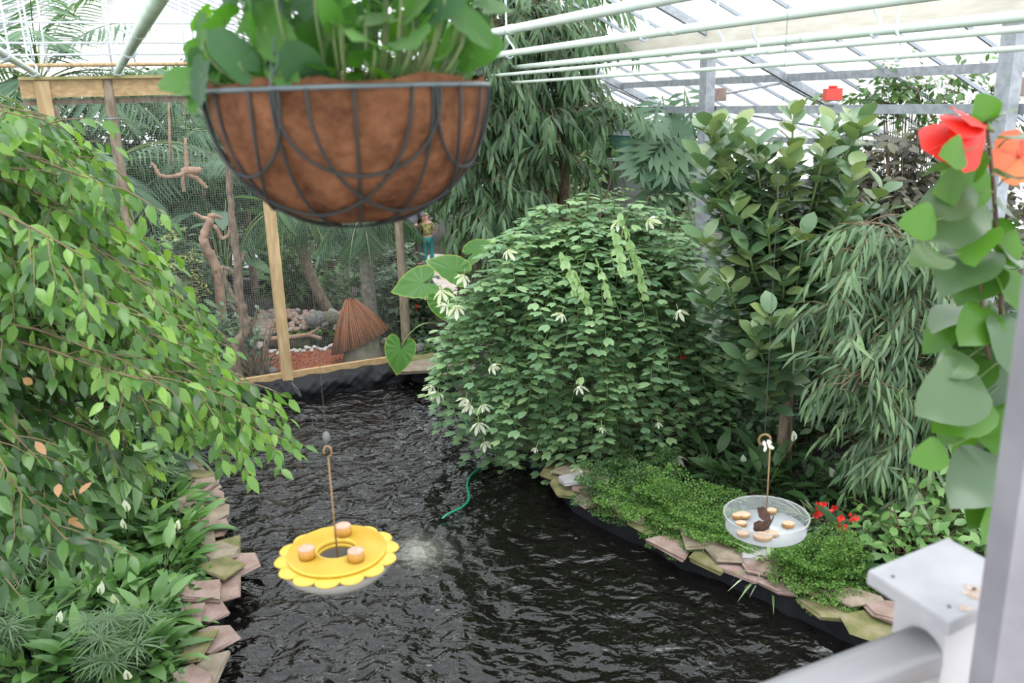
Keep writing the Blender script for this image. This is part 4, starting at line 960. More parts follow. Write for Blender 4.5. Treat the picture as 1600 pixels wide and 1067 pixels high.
# path and the two visitors
q = MB(); pp = [gz(x, y, SZ+.01) for x, y in [(640,478),(712,490),(735,440),(702,398),(672,396),(640,430)]]; q.add(pp, [[[0,1,2,3,4,5]]]); struct(q, 'path', M_path)
def person(label, c, h, cols, lean, name='person'):
    r = root('person', label, 'person', c); s = h/1.75
    def skin(nm, pts, edges, rad, m):
        me = bpy.data.meshes.new(nm); me.from_pydata([tuple(A(*p)*s) for p in pts], edges, []); o = bpy.data.objects.new(nm, me); COL.objects.link(o); o.parent = r
        sk = o.modifiers.new('Skin', 'SKIN'); 
        for v, rr in zip(me.skin_vertices[0].data, rad): v.radius = (rr*s, rr*s)
        me.skin_vertices[0].data[0].use_root = True
        sb = o.modifiers.new('Sub', 'SUBSURF'); sb.levels = sb.render_levels = 2; me.materials.append(m); return o
    y = lean
    body = [(0,0,.95),(0,y*.4,1.2),(0,y,1.42),(0,y*1.1,1.5),(0,y*1.3,1.6),(0,y*1.3,1.7),(-.17,y,1.4),(-.24,y*.8,1.14),(-.2,y+.12,.93),(.17,y,1.4),(.26,y*.8,1.16),(.24,y+.18,1.0),(-.09,0,.9),(-.1,.02,.5),(-.1,0,.1),(-.1,.12,.04),(.09,0,.9),(.12,.06,.5),(.12,-.05,.1),(.12,.09,.04)]
    ed = [(0,1),(1,2),(2,3),(3,4),(4,5),(2,6),(6,7),(7,8),(2,9),(9,10),(10,11),(0,12),(12,13),(13,14),(14,15),(0,16),(16,17),(17,18),(18,19)]
    skin('body', body, ed, [.12,.12,.13,.055,.09,.08,.055,.045,.035,.055,.045,.035,.09,.06,.04,.035,.09,.06,.04,.035], cols[0])
    skin('shirt', [body[i] for i in (0,1,2,6,7,9,10)], [(0,1),(1,2),(2,3),(3,4),(2,5),(5,6)], [.15,.155,.16,.075,.065,.075,.065], cols[1])
    skin('trousers', [body[i] for i in (0,12,13,14,16,17,18)], [(0,1),(1,2),(2,3),(0,4),(4,5),(5,6)], [.145,.11,.085,.06,.11,.085,.06], cols[2])
    skin('hair', [A(*body[5])+A(0,-.02,.0), A(*body[5])+A(0,-.03,.06)], [(0,1)], [.1,.07], cols[3])
    for j in (15, 19): skin('shoe', [A(*body[j])+A(0,-.12,.01), A(*body[j])+A(0,.06,0)], [(0,1)], [.05,.045], cols[4])
    return r
M_skinp = mat('skin', (.5,.28,.2), .6); M_hair = mat('hair', (.07,.045,.03), .7)
pc = gz(648, 418, SZ)
person('person in a grey shirt and dark olive trousers, standing behind the hanging basket', pc, 1.78, (M_skinp, mat('grey_shirt', (.16,.16,.19), .8), mat('olive_trousers', (.05,.05,.035), .85), M_hair, mat('dark_shoe', (.03,.03,.03), .6)), .05)
pc = gz(670, 416, SZ)
person('child in a yellow patterned top and teal trousers beside the grey shirt', pc, 1.28, (M_skinp, mat('patterned_top', (.32,.28,.1), .85, 0, (.07,.08,.03), 18), mat('teal_trousers', (.02,.17,.16), .8), mat('fair_hair', (.35,.22,.12), .7), mat('pale_shoe', (.5,.48,.45), .6)), .02)
# wooden frame with a yellow board
c = on_ = at(852, 318, 14.3); d = ray(852, 318)
r = root('information_sign', 'yellow and lilac board with a dark bird in a wooden frame', 'sign', A(c[0], c[1], SZ))
X_ = A(1,0,0); w_, h_ = .20, .30
def board(a, b, z0, z1, y, m_, nm): 
    q = MB(); q.box(A(c[0]+a, c[1]+y, c[2]+z0), A(c[0]+b, c[1]+y+.01, c[2]+z1)); return q.build(nm, m_, r, smooth=False)
board(-w_/2, w_/2, -h_/2, h_/2, 0, mat('lilac_board', (.5,.4,.55), .5), 'panel'); board(-w_/2, w_/2, -.085, .07, -.004, mat('yellow_board', (.45,.52,.03), .5), 'yellow_field')
q = MB(); q.add([c+A(x,-.012,z) for x, z in ((-.085,.08),(-.03,.06),(.0,.085),(.02,.08),(.035,.13),(.05,.135),(.04,.09),(.03,.05),(-.0,.035),(-.04,.05))], [[[0,1,8,9]], [[1,2,7,8]], [[2,3,6,7]], [[3,4,5,6]]]); q.build('bird_picture', mat('dark_bird', (.01,.012,.02), .6), r, smooth=False)
board(-w_/2, w_/2, -.125, -.11, -.004, mat('dark_line', (.05,.03,.07), .6), 'dark_line')
for x in (-.17, .17): q = MB(); q.box(A(c[0]+x-.025, c[1]-.02, SZ), A(c[0]+x+.025, c[1]+.03, c[2]+.2)); q.build('frame_post', M_timber, r, smooth=False)
q = MB(); q.tube([c+A(-.23,.0,.22), c+A(.3,0,.235)], .022, 8); q.build('top_rail', M_timber, r)
q = MB(); a = at(829, 255, 13.6); b = a*1; b[2] = 1.0; q.tube([a, (a+b)/2+A(.01,0,0), b], .012, 6); tag(q.build('bamboo_cane', M_timber), 'thin upright cane left of the yellow sign', 'cane')
# ================================================================ hose, feeders, basket, handrail
q = MB(); hp = smoothpath([gz(722,640,.22), gz(728,660,.1), gz(745,676,.02), gz(775,690,.0), gz(790,702,.0), gz(762,724,.02), gz(738,740,.022), gz(730,757,.022), gz(733,778,.022), gz(722,792,.02), gz(700,803,.018), gz(687,814,-.02)], 6)
q.tube(hp, .012, 8); tag(q.build('hose', mat('green_hose', (.01,.2,.11), .4)), 'thin green hose trailing across the pond water', 'hose')
# ---- yellow flower feeder
c = dist(527, 866, 2.2); R = .150
M_yel = mat('yellow_plastic', (.58,.38,.04), .4, 0, (.62,.42,.055), 5); 
r = root('butterfly_feeder', 'yellow flower-shaped feeder hanging on a rod over the pond', 'feeder', c)
def disc_outline(mb, fn, z0, z1, rin, n=168, lip=0):
    a = np.arange(n)*2*PI/n; ro = np.array([fn(t) for t in a]); V = []
    rings = [(np.full(n, rin), z0), (ro-.006, z0), (ro, (z0+z1)/2), (ro-.004, z1), (np.full(n, rin), z1)]
    for rr, z in rings: V += [c + A(x*math.cos(t), x*math.sin(t), z) for x, t in zip(rr, a)]
    F_ = [[k*n+i, k*n+(i+1) % n, ((k+1) % 5)*n+(i+1) % n, ((k+1) % 5)*n+i] for k in range(5) for i in range(n)]
    mb.add(V, [F_])
q = MB(); disc_outline(q, lambda t: R*(.865+.135*abs(math.sin(t*7))**.6), -.006, .003, R*.3); q.build('petal_plate', M_yel, r)
q = MB(); disc_outline(q, lambda t: R*.8, .003, .016, R*.31); q.build('raised_ring', M_yel, r)
q = MB(); nd = 0
for i in range(24):     # moulded ribs of the ring
    rr_ = R*(.34+.44*i/23); q.tube([c+A(rr_*math.cos(t), rr_*math.sin(t), .0165) for t in np.linspace(0, 2*PI, 49)], .0009, 4, caps=False)
q.build('ribs', M_yel, r)
def clearmat(nm, col, op, rough=.15):
    m, nt, N, L = newmat(nm); t = N.new('ShaderNodeBsdfTransparent'); b = N.new('ShaderNodeBsdfPrincipled'); b.inputs['Base Color'].default_value = (*col, 1); b.inputs['Roughness'].default_value = rough
    x = N.new('ShaderNodeMixShader'); x.inputs[0].default_value = op; L.new(t.outputs[0], x.inputs[1]); L.new(b.outputs[0], x.inputs[2]); out(nt, x.outputs[0]); return m
M_frost = clearmat('frosted_plastic', (.5,.5,.48), .5); M_clear = clearmat('clear_plastic', (.5,.53,.55), .16); M_cfloor = clearmat('clear_floor', (.55,.57,.61), .5)
q = MB(); q.lathe([(R*.9,-.008),(R*.88,-.024),(R*.72,-.046),(R*.3,-.052),(0,-.052)], 48, c); q.build('bowl', M_frost, r)
q = MB(); top = c+UP*.255; q.tube([c-UP*.03, top], .0022, 8); hk_ = [top + A(.009*math.sin(t), 0, .014-.014*math.cos(t)) for t in np.linspace(0, 5.2, 12)]; q.tube(hk_, .0024, 8)
M_rust = mat('rusty_rod', (.2,.12,.05), .6, .4, (.3,.2,.1), 30); q.build('rod', M_rust, r)
q = MB(); q.lathe([(0,.0),(.012,0),(.012,.006),(.006,.012),(0,.012)], 14, c-UP*.03); q.build('nut', M_galv, r)
def roof_over(p): return roofz(float((p-P1) @ d2))-.03
q = MB(); e = A(top[0], top[1], roof_over(top)); q.tube([top+UP*.028, e], .0006, 5); q.build('nylon_line', mat('nylon', (.12,.12,.12), .5), r)
q = MB(); q.lathe([(0,0),(.007,.006),(.009,.016),(.006,.026),(0,.03)], 10, top+UP*.035); q.build('swivel', mat('grey_weight', (.12,.12,.12), .6), r)
M_org = mat('orange_peel', (.36,.16,.02), .5, 0, (.42,.22,.03), 20, bump=.1); M_orgf = mat('cut_fruit', (.38,.22,.15), .6, 0, (.46,.32,.24), 90)
def plane_pt(px, py, z): 
    return gz(px, py, z)
for (px, py), l in zip([(480,862),(557,866),(537,826)], ['left of the rod', 'right of the rod', 'behind the rod']):
    o_ = plane_pt(px, py+9, c[2]+.018); rr = root('fruit_plug', 'orange fruit plug with a cut top on the yellow feeder, %s' % l, 'fruit', o_, 'fruit plugs of the yellow feeder')
    q = MB(); q.lathe([(0,0),(.019,0),(.0205,.01),(.0195,.024),(0,.024)], 20, o_); q.build('rind', M_org, rr)
    q = MB(); q.lathe([(0,.0265),(.012,.0275),(.019,.0262),(.0195,.024)], 20, o_); q.build('cut_face', M_orgf, rr)
# ---- clear dish feeder
c = dist(1196, 826, 2.6); R = .112; hgt = .042
r = root('dish_feeder', 'clear round plastic dish with sliced fruit hanging over the right bank', 'feeder', c)
q = MB(); q.lathe([(R*.97,-.0),(R,.006),(R*1.03,hgt),(R*1.045,hgt+.002),(R*1.04,hgt+.005),(R*1.02,hgt+.004),(R*.985,.006),(R*.95,.003)], 56, c); q.build('rim_wall', M_clear, r)
q = MB(); q.lathe([(0,.0),(R*.95,.0),(R*.985,.003),(0,.003)], 56, c); q.build('dish_floor', M_cfloor, r)
q = MB(); q.tube([c+UP*(hgt+.003)+A(R*1.04*math.cos(t), R*1.04*math.sin(t), 0) for t in np.linspace(0, 2*PI, 57)], .0016, 6, caps=False); q.build('rim_bead', M_frost, r)
top = c+UP*.27; q = MB(); q.tube([c, top], .0022, 8); q.tube([top + A(.014-.014*math.cos(t)-.0, 0, .0+.014*math.sin(t)) + UP*0 for t in np.linspace(0, 3.9, 12)][::-1] if False else [top + A(-.016+.016*math.cos(t)+.0, 0, .016*math.sin(t)) + A(0,0,0) for t in np.linspace(0, 4.2, 14)], .003, 8); q.build('rod', M_rust, r)
q = MB(); q.tube([top+A(-.016,0,.018), A(top[0]-.016, top[1], roof_over(top))], .0008, 5); q.build('nylon_line', mat('nylon', (.12,.12,.12), .5), r)
q = MB(); q.lathe([(0,.003),(.012,.003),(.01,.012),(0,.014)], 14, c); q.build('nut', M_galv, r)
M_ban = mat('fruit_flesh', (.40,.25,.14), .5, 0, (.5,.37,.25), 90); M_skinf = mat('fruit_skin', (.32,.12,.04), .5, 0, (.38,.22,.07), 30)
for i, (px, py, rr, l, full) in enumerate([(1161,804,.017,'round fruit slice at the left rim of the clear dish',0),(1152,806,.012,'small amber fruit piece at the far left of the clear dish',1),(1158,817,.013,'pale fruit slice with dark pips left in the clear dish',0),
        (1161,833,.014,'pale fruit slice near the front left rim of the dish',0),(1205,797,.013,'pale fruit slice behind the rod in the clear dish',0),(1232,819,.014,'fruit wedge with red skin at the right of the dish',1),(1192,838,.021,'larger tan fruit piece at the front of the dish',1),(1206,833,.016,'ring-shaped fruit slice right of the larger tan piece',0)]):
    o_ = gz(px, py, c[2]+.012); o_[2] = c[2]+.0045; rr *= 1.3; R2 = root('fruit_slice', l, 'fruit', o_, 'fruit in the clear dish')
    h2 = .012 if full else .010
    q = MB(); q.lathe([(0,0),(rr*.9,0),(rr,h2*.5),(rr*.95,h2)], 18, o_, sy=.8); q.build('skin', M_skinf, R2)
    q = MB(); q.lathe([(0,h2),(rr*.5,h2+.001),(rr*.95,h2)], 18, o_, sy=.8); q.build('flesh', M_ban, R2)
def wing_shape(pts): return pts
def butterfly(label, c, sz, m, ax, spread, upv):
    r = root('butterfly', label, 'butterfly', c); ax = nrm(ax); s = nrm(np.cross(ax, upv)); u = np.cross(s, ax)
    fore = [(0.05,0),(.5,.28),(.75,.75),(.55,1.05),(.1,.75),(-.1,.2)]; hind = [(-.05,0),(-.1,.65),(-.35,.85),(-.75,.7),(-.85,.3),(-.45,.05)]
    for sg in (-1, 1):
        for nm, W in (('forewing', fore), ('hindwing', hind)):
            q = MB(); f = lambda x, y, o: c + ax*x*sz + (s*sg*math.sin(spread) + u*math.cos(spread))*y*sz + (s*sg)*o
            V = [f(x, y, .0008) for x, y in W] + [f(x, y, .0) for x, y in W]; n = len(W)
            q.add(V, [[list(range(n))], [list(range(n, 2*n))[::-1]], [[i, (i+1) % n, n+(i+1) % n, n+i] for i in range(n)]]); q.build(nm, m, r, smooth=False)
    q = MB(); q.tube([c-ax*sz*.55, c-ax*sz*.2, c+ax*sz*.1, c+ax*sz*.35, c+ax*sz*.45], [.001,.0024,.0028,.002,.001], 8); q.build('body', mat('insect_body', (.03,.02,.015), .6), r)
    q = MB()
    for sg in (-1, 1): q.tube([c+ax*sz*.42, c+ax*sz*.7+s*sg*sz*.12+u*sz*.12], .0003, 4)
    q.build('antennae', mat('insect_body', (.03,.02,.015), .6), r)
butterfly('dark brown butterfly feeding on the fruit in the clear dish', c+A(.004,-.03,.034), .05, mat('brown_wing', (.04,.018,.015), .7, 0, (.09,.045,.03), 90), A(.35,0,.9), .1, A(-.95,.0,.3))
butterfly('white butterfly on the hook above the clear dish', top+A(-.012,-.01,-.012), .018, mat('white_wing', (.62,.6,.52), .6, 0, (.7,.68,.62), 60), A(.2,-.2,-.8), .9, A(0,-1,.2))
# ---- hanging basket
seed(51)
c = dist(545, 139, 1.2); R = .181
r = root('hanging_basket', 'coir-lined wire hanging basket full of round green leaves', 'hanging basket', c)
m, nt, N, L = newmat('coir')
b = N.new('ShaderNodeBsdfPrincipled'); b.inputs['Roughness'].default_value = .95; b.inputs['Specular IOR Level'].default_value = .1
tc = N.new('ShaderNodeTexCoord'); n1 = N.new('ShaderNodeTexNoise'); n1.inputs['Scale'].default_value = 16; n1.inputs['Detail'].default_value = 8; n1.inputs['Roughness'].default_value = .7; L.new(tc.outputs['Object'], n1.inputs[0])
rp = N.new('ShaderNodeValToRGB'); rp.color_ramp.elements[0].position = .32; rp.color_ramp.elements[0].color = (.045,.018,.009,1); rp.color_ramp.elements[1].position = .7; rp.color_ramp.elements[1].color = (.20,.09,.045,1)
L.new(n1.outputs[0], rp.inputs[0]); L.new(rp.outputs[0], b.inputs[0]); n2 = N.new('ShaderNodeTexNoise'); n2.inputs['Scale'].default_value = 90; n2.inputs['Detail'].default_value = 6; L.new(tc.outputs['Object'], n2.inputs[0])
bp = N.new('ShaderNodeBump'); bp.inputs['Strength'].default_value = .9; bp.inputs['Distance'].default_value = .006; L.new(n2.outputs[0], bp.inputs['Height']); L.new(bp.outputs[0], b.inputs['Normal']); out(nt, b.outputs[0]); M_coir = m
def bowlpt(az, ph, k=1.0):     # ph 0 at the rim, pi/2 at the bottom
    return c + A(R*k*math.cos(ph)**.86*math.cos(az), R*k*math.cos(ph)**.86*math.sin(az), -R*k*.97*math.sin(ph))
q = MB(); n, k = 96, 22; V = []
for i in range(-1, k+1):
    ph = PI/2*i/k if i >= 0 else 0
    for j in range(n):
        a = 2*PI*j/n; bu = .985+.014*math.sin(a*5+ph*3)*math.cos(ph)+.012*math.sin(a*11-ph*7)*math.cos(ph)+rng.normal(0, .0025)
        p_ = bowlpt(a, min(ph, PI/2*.985), bu); 
        if i == -1: p_ = p_ + A(-.004*math.cos(a), -.004*math.sin(a), .010+.004*math.sin(a*6)+rng.normal(0,.0012))
        V.append(p_)
V.append(c-UP*R*.955); e = len(V)-1
q.add(V, [[[i*n+j, (i+1)*n+j, (i+1)*n+(j+1) % n, i*n+(j+1) % n] for i in range(k+1) for j in range(n)], [[(k+1)*n+j, e, (k+1)*n+(j+1) % n] for j in range(n)]])
q.build('coir_liner', M_coir, r)
q = MB(); q.lathe([(0,-.012),(R*.97,-.010)], 48, c); q.build('potting_soil', M_soil, r)
M_wire = mat('dark_wire', (.008,.012,.012), .6); M_wrim = mat('grey_rim_wire', (.10,.13,.14), .4, .4)
q = MB(); q.tube([c+A(R*1.01*math.cos(t), R*1.01*math.sin(t), .0) for t in np.linspace(0, 2*PI, 97)], .0028, 8, caps=False); q.build('rim_wire', M_wrim, r)
for i in range(12):
    a = 2*PI*i/12+.2; q = MB(); q.tube([bowlpt(a, t, 1.012) for t in np.linspace(0, PI/2*.93, 20)], .0021, 6); q.build('rib_wire', M_wire, r)
for i in range(6):
    a0 = i*PI/3+.18-PI/2+ .06; q = MB(); q.tube([bowlpt(a0+.54*math.cos(t), 0.60*math.sin(t)**.75, 1.018) for t in np.linspace(.001, PI-.001, 28)], .0022, 6); q.build('looped_wire', M_wire, r)
    a0 += PI/6; q = MB(); q.tube([bowlpt(a0+.85*math.cos(t), 1.0*math.sin(t)**.85, 1.02) for t in np.linspace(.001, PI-.001, 34)], .0022, 6); q.build('looped_wire', M_wire, r)
q = MB(); q.tube([bowlpt(t, PI/2*.9, 1.012) for t in np.linspace(0, 2*PI, 30)], .002, 6, caps=False); q.build('foot_ring', M_wire, r)
top = c+UP*.5
for i in range(3):
    a = 2.3+i*2*PI/3; s0 = c+A(R*math.cos(a), R*math.sin(a), 0); q = MB(); nl = 26; d = nrm(top-s0); x = nrm(np.cross(d, A(.3,1,.2))); y = np.cross(d, x)
    for k_ in range(nl):
        m0 = s0+(top-s0)*(k_+.5)/nl; u_ = x if k_ % 2 else y; L_ = .5/nl*.62
        q.tube([m0+d*L_*math.cos(t)+u_*.0042*math.sin(t) for t in np.linspace(0, 2*PI, 9)], .0011, 4, caps=False)
    q.build('chain', M_wrim, r)
q = MB(); q.tube([top+A(.012*math.sin(t),0,.012-.012*math.cos(t)) for t in np.linspace(0,5,12)], .002, 6); q.tube([top+UP*.024, A(top[0], top[1], roof_over(top))], .0018, 6); q.build('hook_wire', M_wrim, r)
pt = Plant('trailing_plant', 'plant with round bright green leaves growing in the hanging basket', 'plant', c-UP*.01, fm=None)
G_BSK = leafmat('basket_leaf', [(.05,.11,.07), (.04,.12,.025), (.07,.19,.03), (.12,.28,.04)], .4, .45, .35)
RND = heart_tpl(.03, .16, .5, 20, 3)
pt.fm = G_BSK; pt.wm = M_gstem
lv = [(-.165,-.02,.02,.05)]
for i in range(150):
    a = rng.uniform(0, 2*PI); rr = R*math.sqrt(rng.random())*.98; h = rng.uniform(.01, .17)*(1-.35*(rr/R)**2)
    lv.append((rr*math.cos(a), rr*math.sin(a), h, rng.uniform(.028, .058)))
lv += [(-.19,-.06,.012,.05), (-.15,-.12,.02,.045), (.06,-.16,.045,.062), (.1,-.16,.05,.06), (.16,-.11,.07,.05), (-.09,-.17,.03,.05), (.19,-.04,.09,.045), (-.06,-.12,.1,.062), (.02,-.13,.11,.06), (.14,-.12,.13,.05)]
for x, y, h, s_ in lv:
    q_ = c+A(x, y, h); b_ = c+A(x*.7, y*.7, -.005); pt.w.tube(bez(b_, (b_+q_)/2+A(x*.2,y*.2,.01), q_, 6), np.linspace(.0022,.0014,6), 5, caps=False)
    dn = A(x*2, y*2-.1, rng.uniform(-.25,.45))+gauss(1,.25)[0]; up_ = A(x, y-.3, .35)*2+gauss(1,.4)[0]
    pt.f.inst(RND, [q_], [dn], [up_], [s_], 1, 0, [np.clip(rng.uniform(.1,.9), 0, 1)])
pt.done()
# ---- handrail, post cap and white post in the foreground
zc = 3.40
cap = [gz(1356,891,zc), gz(1480,840,zc), gz(1566,892,zc), gz(1484,972,zc)]
cap[2] = cap[1]+cap[3]-cap[0]
r = root('newel_post', 'white painted railing post with a square weathered cap', 'post', (cap[0]+cap[2])/2*A(1,1,0)+UP*2.3)
M_cap = mat('weathered_white', (.25,.25,.27), .6, 0, (.33,.325,.34), 9, bump=.15, bscale=30, col3=(.30,.30,.315))
q = MB(); ce = (cap[0]+cap[2])/2
V = [ce+(p_-ce)*.985 for p_ in cap] + [p_-UP*.003 for p_ in cap] + [p_-UP*.019 for p_ in cap]
q.add(V, [[[0,3,2,1]], [[i, (i+1) % 4, 4+(i+1) % 4, 4+i] for i in range(4)], [[4+i, 4+(i+1) % 4, 8+(i+1) % 4, 8+i] for i in range(4)], [[8,9,10,11]]]); q.build('cap', M_cap, r, smooth=False)
q = MB(); V = [ce+(p_-ce)*.62-UP*.019 for p_ in cap]+[(ce+(p_-ce)*.62)*A(1,1,0)+UP*2.3 for p_ in cap]; q.add(V, [[[i, (i+1) % 4, 4+(i+1) % 4, 4+i] for i in range(4)], [[7,6,5,4]]]); q.build('shaft', M_white, r, smooth=False)
M_nail = mat('nail_hole', (.05,.045,.045), .8)
for px, py in ((1395,901),(1483,948)):
    q = MB(); q.lathe([(0,.0012),(.0022,.0012),(.0025,0)], 10, gz(px,py,zc)); q.build('screw', M_nail, r)
seed(52); q = MB()
for px, py in ((1513,925),(1522,932),(1508,950),(1516,918),(1527,920)):
    o_ = gz(px, py, zc+.0006); n = 9; V = [o_]+[o_+A(math.cos(t),math.sin(t),0)*rng.uniform(.004,.010) for t in np.arange(n)*2*PI/n]; q.add(V, [[[0,1+i,1+(i+1)%n] for i in range(n)]])
q.build('rust_stain', mat('rust_stain', (.3,.2,.14), .8, 0, (.4,.34,.3), 90), r, smooth=False)
q = MB(); a = gz(1478, 1003, 3.315); b = gz(1330, 1062, 3.315); dd = nrm(b-a); q.tube([a+dd*.045, a+dd*1.6], .032, 28)
tag(q.build('handrail', mat('glossy_white', (.28,.275,.29), .3)), 'thick round white handrail at the bottom right corner', 'handrail')
pb = [at(1552,1067,.80), at(1606,1067,.80)]; wdt = np.linalg.norm(pb[1]-pb[0]); 
q = MB(); lo = A(pb[0][0], .80, 2.4); q.box(lo, A(pb[0][0]+wdt, .80+.045, 3.86)); tag(q.build('white_post', mat('scuffed_white', (.185,.18,.20), .55, 0, (.24,.235,.26), 7, bump=.1, bscale=40), smooth=False, origin=lo), 'tall white painted wooden post at the right edge', 'post')
q = MB(); lo = A(pb[0][0]+wdt+.005, .86, 2.4); q.box(lo, lo+A(.3,.06,.78)); tag(q.build('brown_panel', mat('brown_board', (.2,.08,.05), .7), smooth=False, origin=lo), 'brown board just behind the white post, bottom right', 'board')
q = MB(); q.box((-2.5,-2.0,2.32), (3.2,1.62,2.4)); struct(q, 'floor', mat('deck_boards', (.25,.2,.16), .7, 0, (.33,.27,.22), 4, stretch=(1,8,1)), origin=A(0,0,2.32))
for i, (x, y) in enumerate(((-2.4,-1.9),(3.1,-1.9),(3.1,1.5),(-2.4,1.5))):
    q = MB(); q.box((x-.06,y-.06,SZ-.02), (x+.06,y+.06,2.32)); struct(q, 'trim_%d' % (20+i), M_timber)
# ---- hibiscus
seed(53)
Yh = 1.5; base = at(1590, 1100, Yh); base[2] = 2.4
r = root('hibiscus', 'red-flowered hibiscus with large glossy leaves beside the white post', 'shrub', base)
G_HD = leafmat('hibiscus_leaf', [(.035,.075,.035), (.06,.115,.05), (.10,.17,.07)], .25, .3, .6); G_HB = leafmat('hibiscus_leaf_backlit', [(.05,.13,.02), (.09,.22,.03)], .3, .5, .45)  # second leaf material: back-lit look of some leaves painted in as brighter green
st = [base, at(1590,1090,Yh)] + [at(x, y, Yh) for x, y in [(1588,1000),(1580,850),(1575,700),(1567,560),(1563,450),(1557,360),(1552,290),(1545,225),(1540,180)]]; SP = smoothpath(st, 6)
q = MB(); q.tube(SP, np.linspace(.007,.003,len(SP)), 8); q.tube(smoothpath([at(1572,640,Yh), at(1545,560,Yh-.02), at(1535,480,Yh-.03), at(1530,400,Yh)], 5), np.linspace(.005,.002,16), 6); q.build('stem', mat('hibiscus_stem', (.06,.035,.02), .7, 0, (.1,.06,.035), 40), r)
HIB = leaf_tpl(.86, 6, .42, .16, .25, .7); WV = HIB[0].copy(); WV[:, 2] += .035*np.sin(WV[:, 0]*9)*np.sign(WV[:, 1]+1e-6)*(np.abs(WV[:, 1]) > .02); HIB = (WV, HIB[1])
HL = [(1548,195,1540,150,55,1),(1538,200,1590,160,50,0),(1560,190,1450,200,105,0),(1530,255,1440,262,60,0),(1540,250,1465,272,80,1),(1552,275,1480,300,95,1),(1553,330,1430,345,130,0),(1553,330,1425,350,70,1),(1560,290,1605,262,70,0),(1558,320,1610,345,90,0),
      (1556,370,1470,360,100,1),(1556,380,1480,440,120,0),(1562,410,1500,465,90,1),(1562,420,1610,470,100,1),(1545,470,1460,500,95,0),(1545,480,1440,545,70,1),(1548,470,1505,560,60,1),(1566,500,1540,640,150,0),(1562,530,1480,580,70,0),(1575,560,1460,640,130,0),(1572,600,1480,665,115,1),(1565,620,1470,690,60,1),
      (1578,680,1510,780,130,0),(1575,700,1465,790,110,0),(1580,700,1545,830,140,1),(1570,400,1615,400,80,0),(1590,560,1615,640,90,1),(1560,230,1610,200,60,0),(1565,440,1480,430,70,0),(1575,640,1500,725,80,1),(1580,720,1570,850,120,1),(1552,300,1440,320,85,0),(1555,340,1520,400,80,1),(1560,400,1440,400,75,0),(1565,460,1520,530,90,1),(1566,480,1600,570,100,0),(1570,520,1500,610,90,1),(1570,560,1560,700,110,1),(1575,600,1600,720,90,0),(1572,650,1540,740,90,0),(1578,660,1440,720,70,1),(1545,350,1610,410,90,1),(1550,230,1490,240,60,1),(1578,620,1470,600,80,0)]
HL = [(a_, b_, c_-6, d_, e_, f_) for a_, b_, c_, d_, e_, f_ in HL]
for x0, y0, x1, y1, s_, k_ in HL:
    a = at(x0, y0, Yh+rng.normal(0,.02)); b = at(x1, y1, Yh+rng.uniform(-.16,.03)); d = b-a; L_ = np.linalg.norm(d); Lf = min(s_/F*Yh*1.05, L_*1.1)
    j = b-nrm(d)*Lf; q = MB(); q.tube([a, (a+j)/2+UP*.005, j], [.0016,.0012,.001], 5, m=1, rnd=0)
    Lf *= .98; up_ = A(rng.uniform(-.3,.3), -.5, .85 if not k_ else .35)+gauss(1,.25)[0]
    q.inst(HIB, [j], [d], [up_], [Lf], rng.uniform(.85,1.05), 0, [rng.random()]); q.build('leaf', [G_HB if k_ else G_HD, M_gstem], r)
def hibflower(cx_, cy_, s_, cols, tilt, Y_):
    c_ = at(cx_, cy_, Y_); q = MB(); ax = nrm(tilt); u = nrm(np.cross(ax, UP)); v = np.cross(ax, u); a = np.arange(5)*2*PI/5+.3
    D = np.cos(a)[:, None]*u+np.sin(a)[:, None]*v+ax*.35
    PT = leaf_tpl(.95, 5, .66, -.1, .2, .6); w_ = PT[0].copy(); w_[:, 2] += .05*np.sin(w_[:, 1]*22)*w_[:, 0]; 
    q.inst((w_, PT[1]), np.repeat([c_], 5, 0), D, np.repeat([ax], 5, 0), s_, 1, 0, rng.random(5)); q.tube([c_, c_+ax*s_*.9+UP*.004], [.003,.0012], 6, m=0); q.tube([c_-ax*.02, c_], [.003,.006], 7, m=1)
    q.build('flower', [cols, M_gstem], r)
q = MB(); PT = leaf_tpl(.62, 6, .66, -.12, .12, .6); w_ = PT[0].copy(); w_[:, 2] += .05*np.sin(w_[:, 1]*20)*w_[:, 0]
for (x, y, L_, ux, uy) in ((1500,160,.075,-.3,.8),(1478,178,.078,-.2,.9),(1436,222,.105,-.1,.8),(1462,243,.09,.3,.7),(1500,246,.07,.5,.5)):
    a = at(1540,196,Yh-.02); b = at(x,y,Yh-.10+rng.normal(0,.02)); q.inst((w_, PT[1]), [a], [b-a], [A(ux,-.7,uy)], [np.linalg.norm(b-a)*.88], .9, 0, [rng.random()])
a = at(1540,196,Yh-.02); q.tube([a, at(1470,228,Yh-.09), at(1452,236,Yh-.1)], [.003,.0015,.002], 6); q.tube([at(1552,205,Yh), a], [.003,.007], 7, m=1); q.build('flower', [M_redp, M_gstem], r)
hibflower(1592, 245, .05, leafmat('salmon_petal', [(.75,.25,.12), (.7,.12,.1)], .5, .3, .3), A(-.5,-.7,.2), Yh)
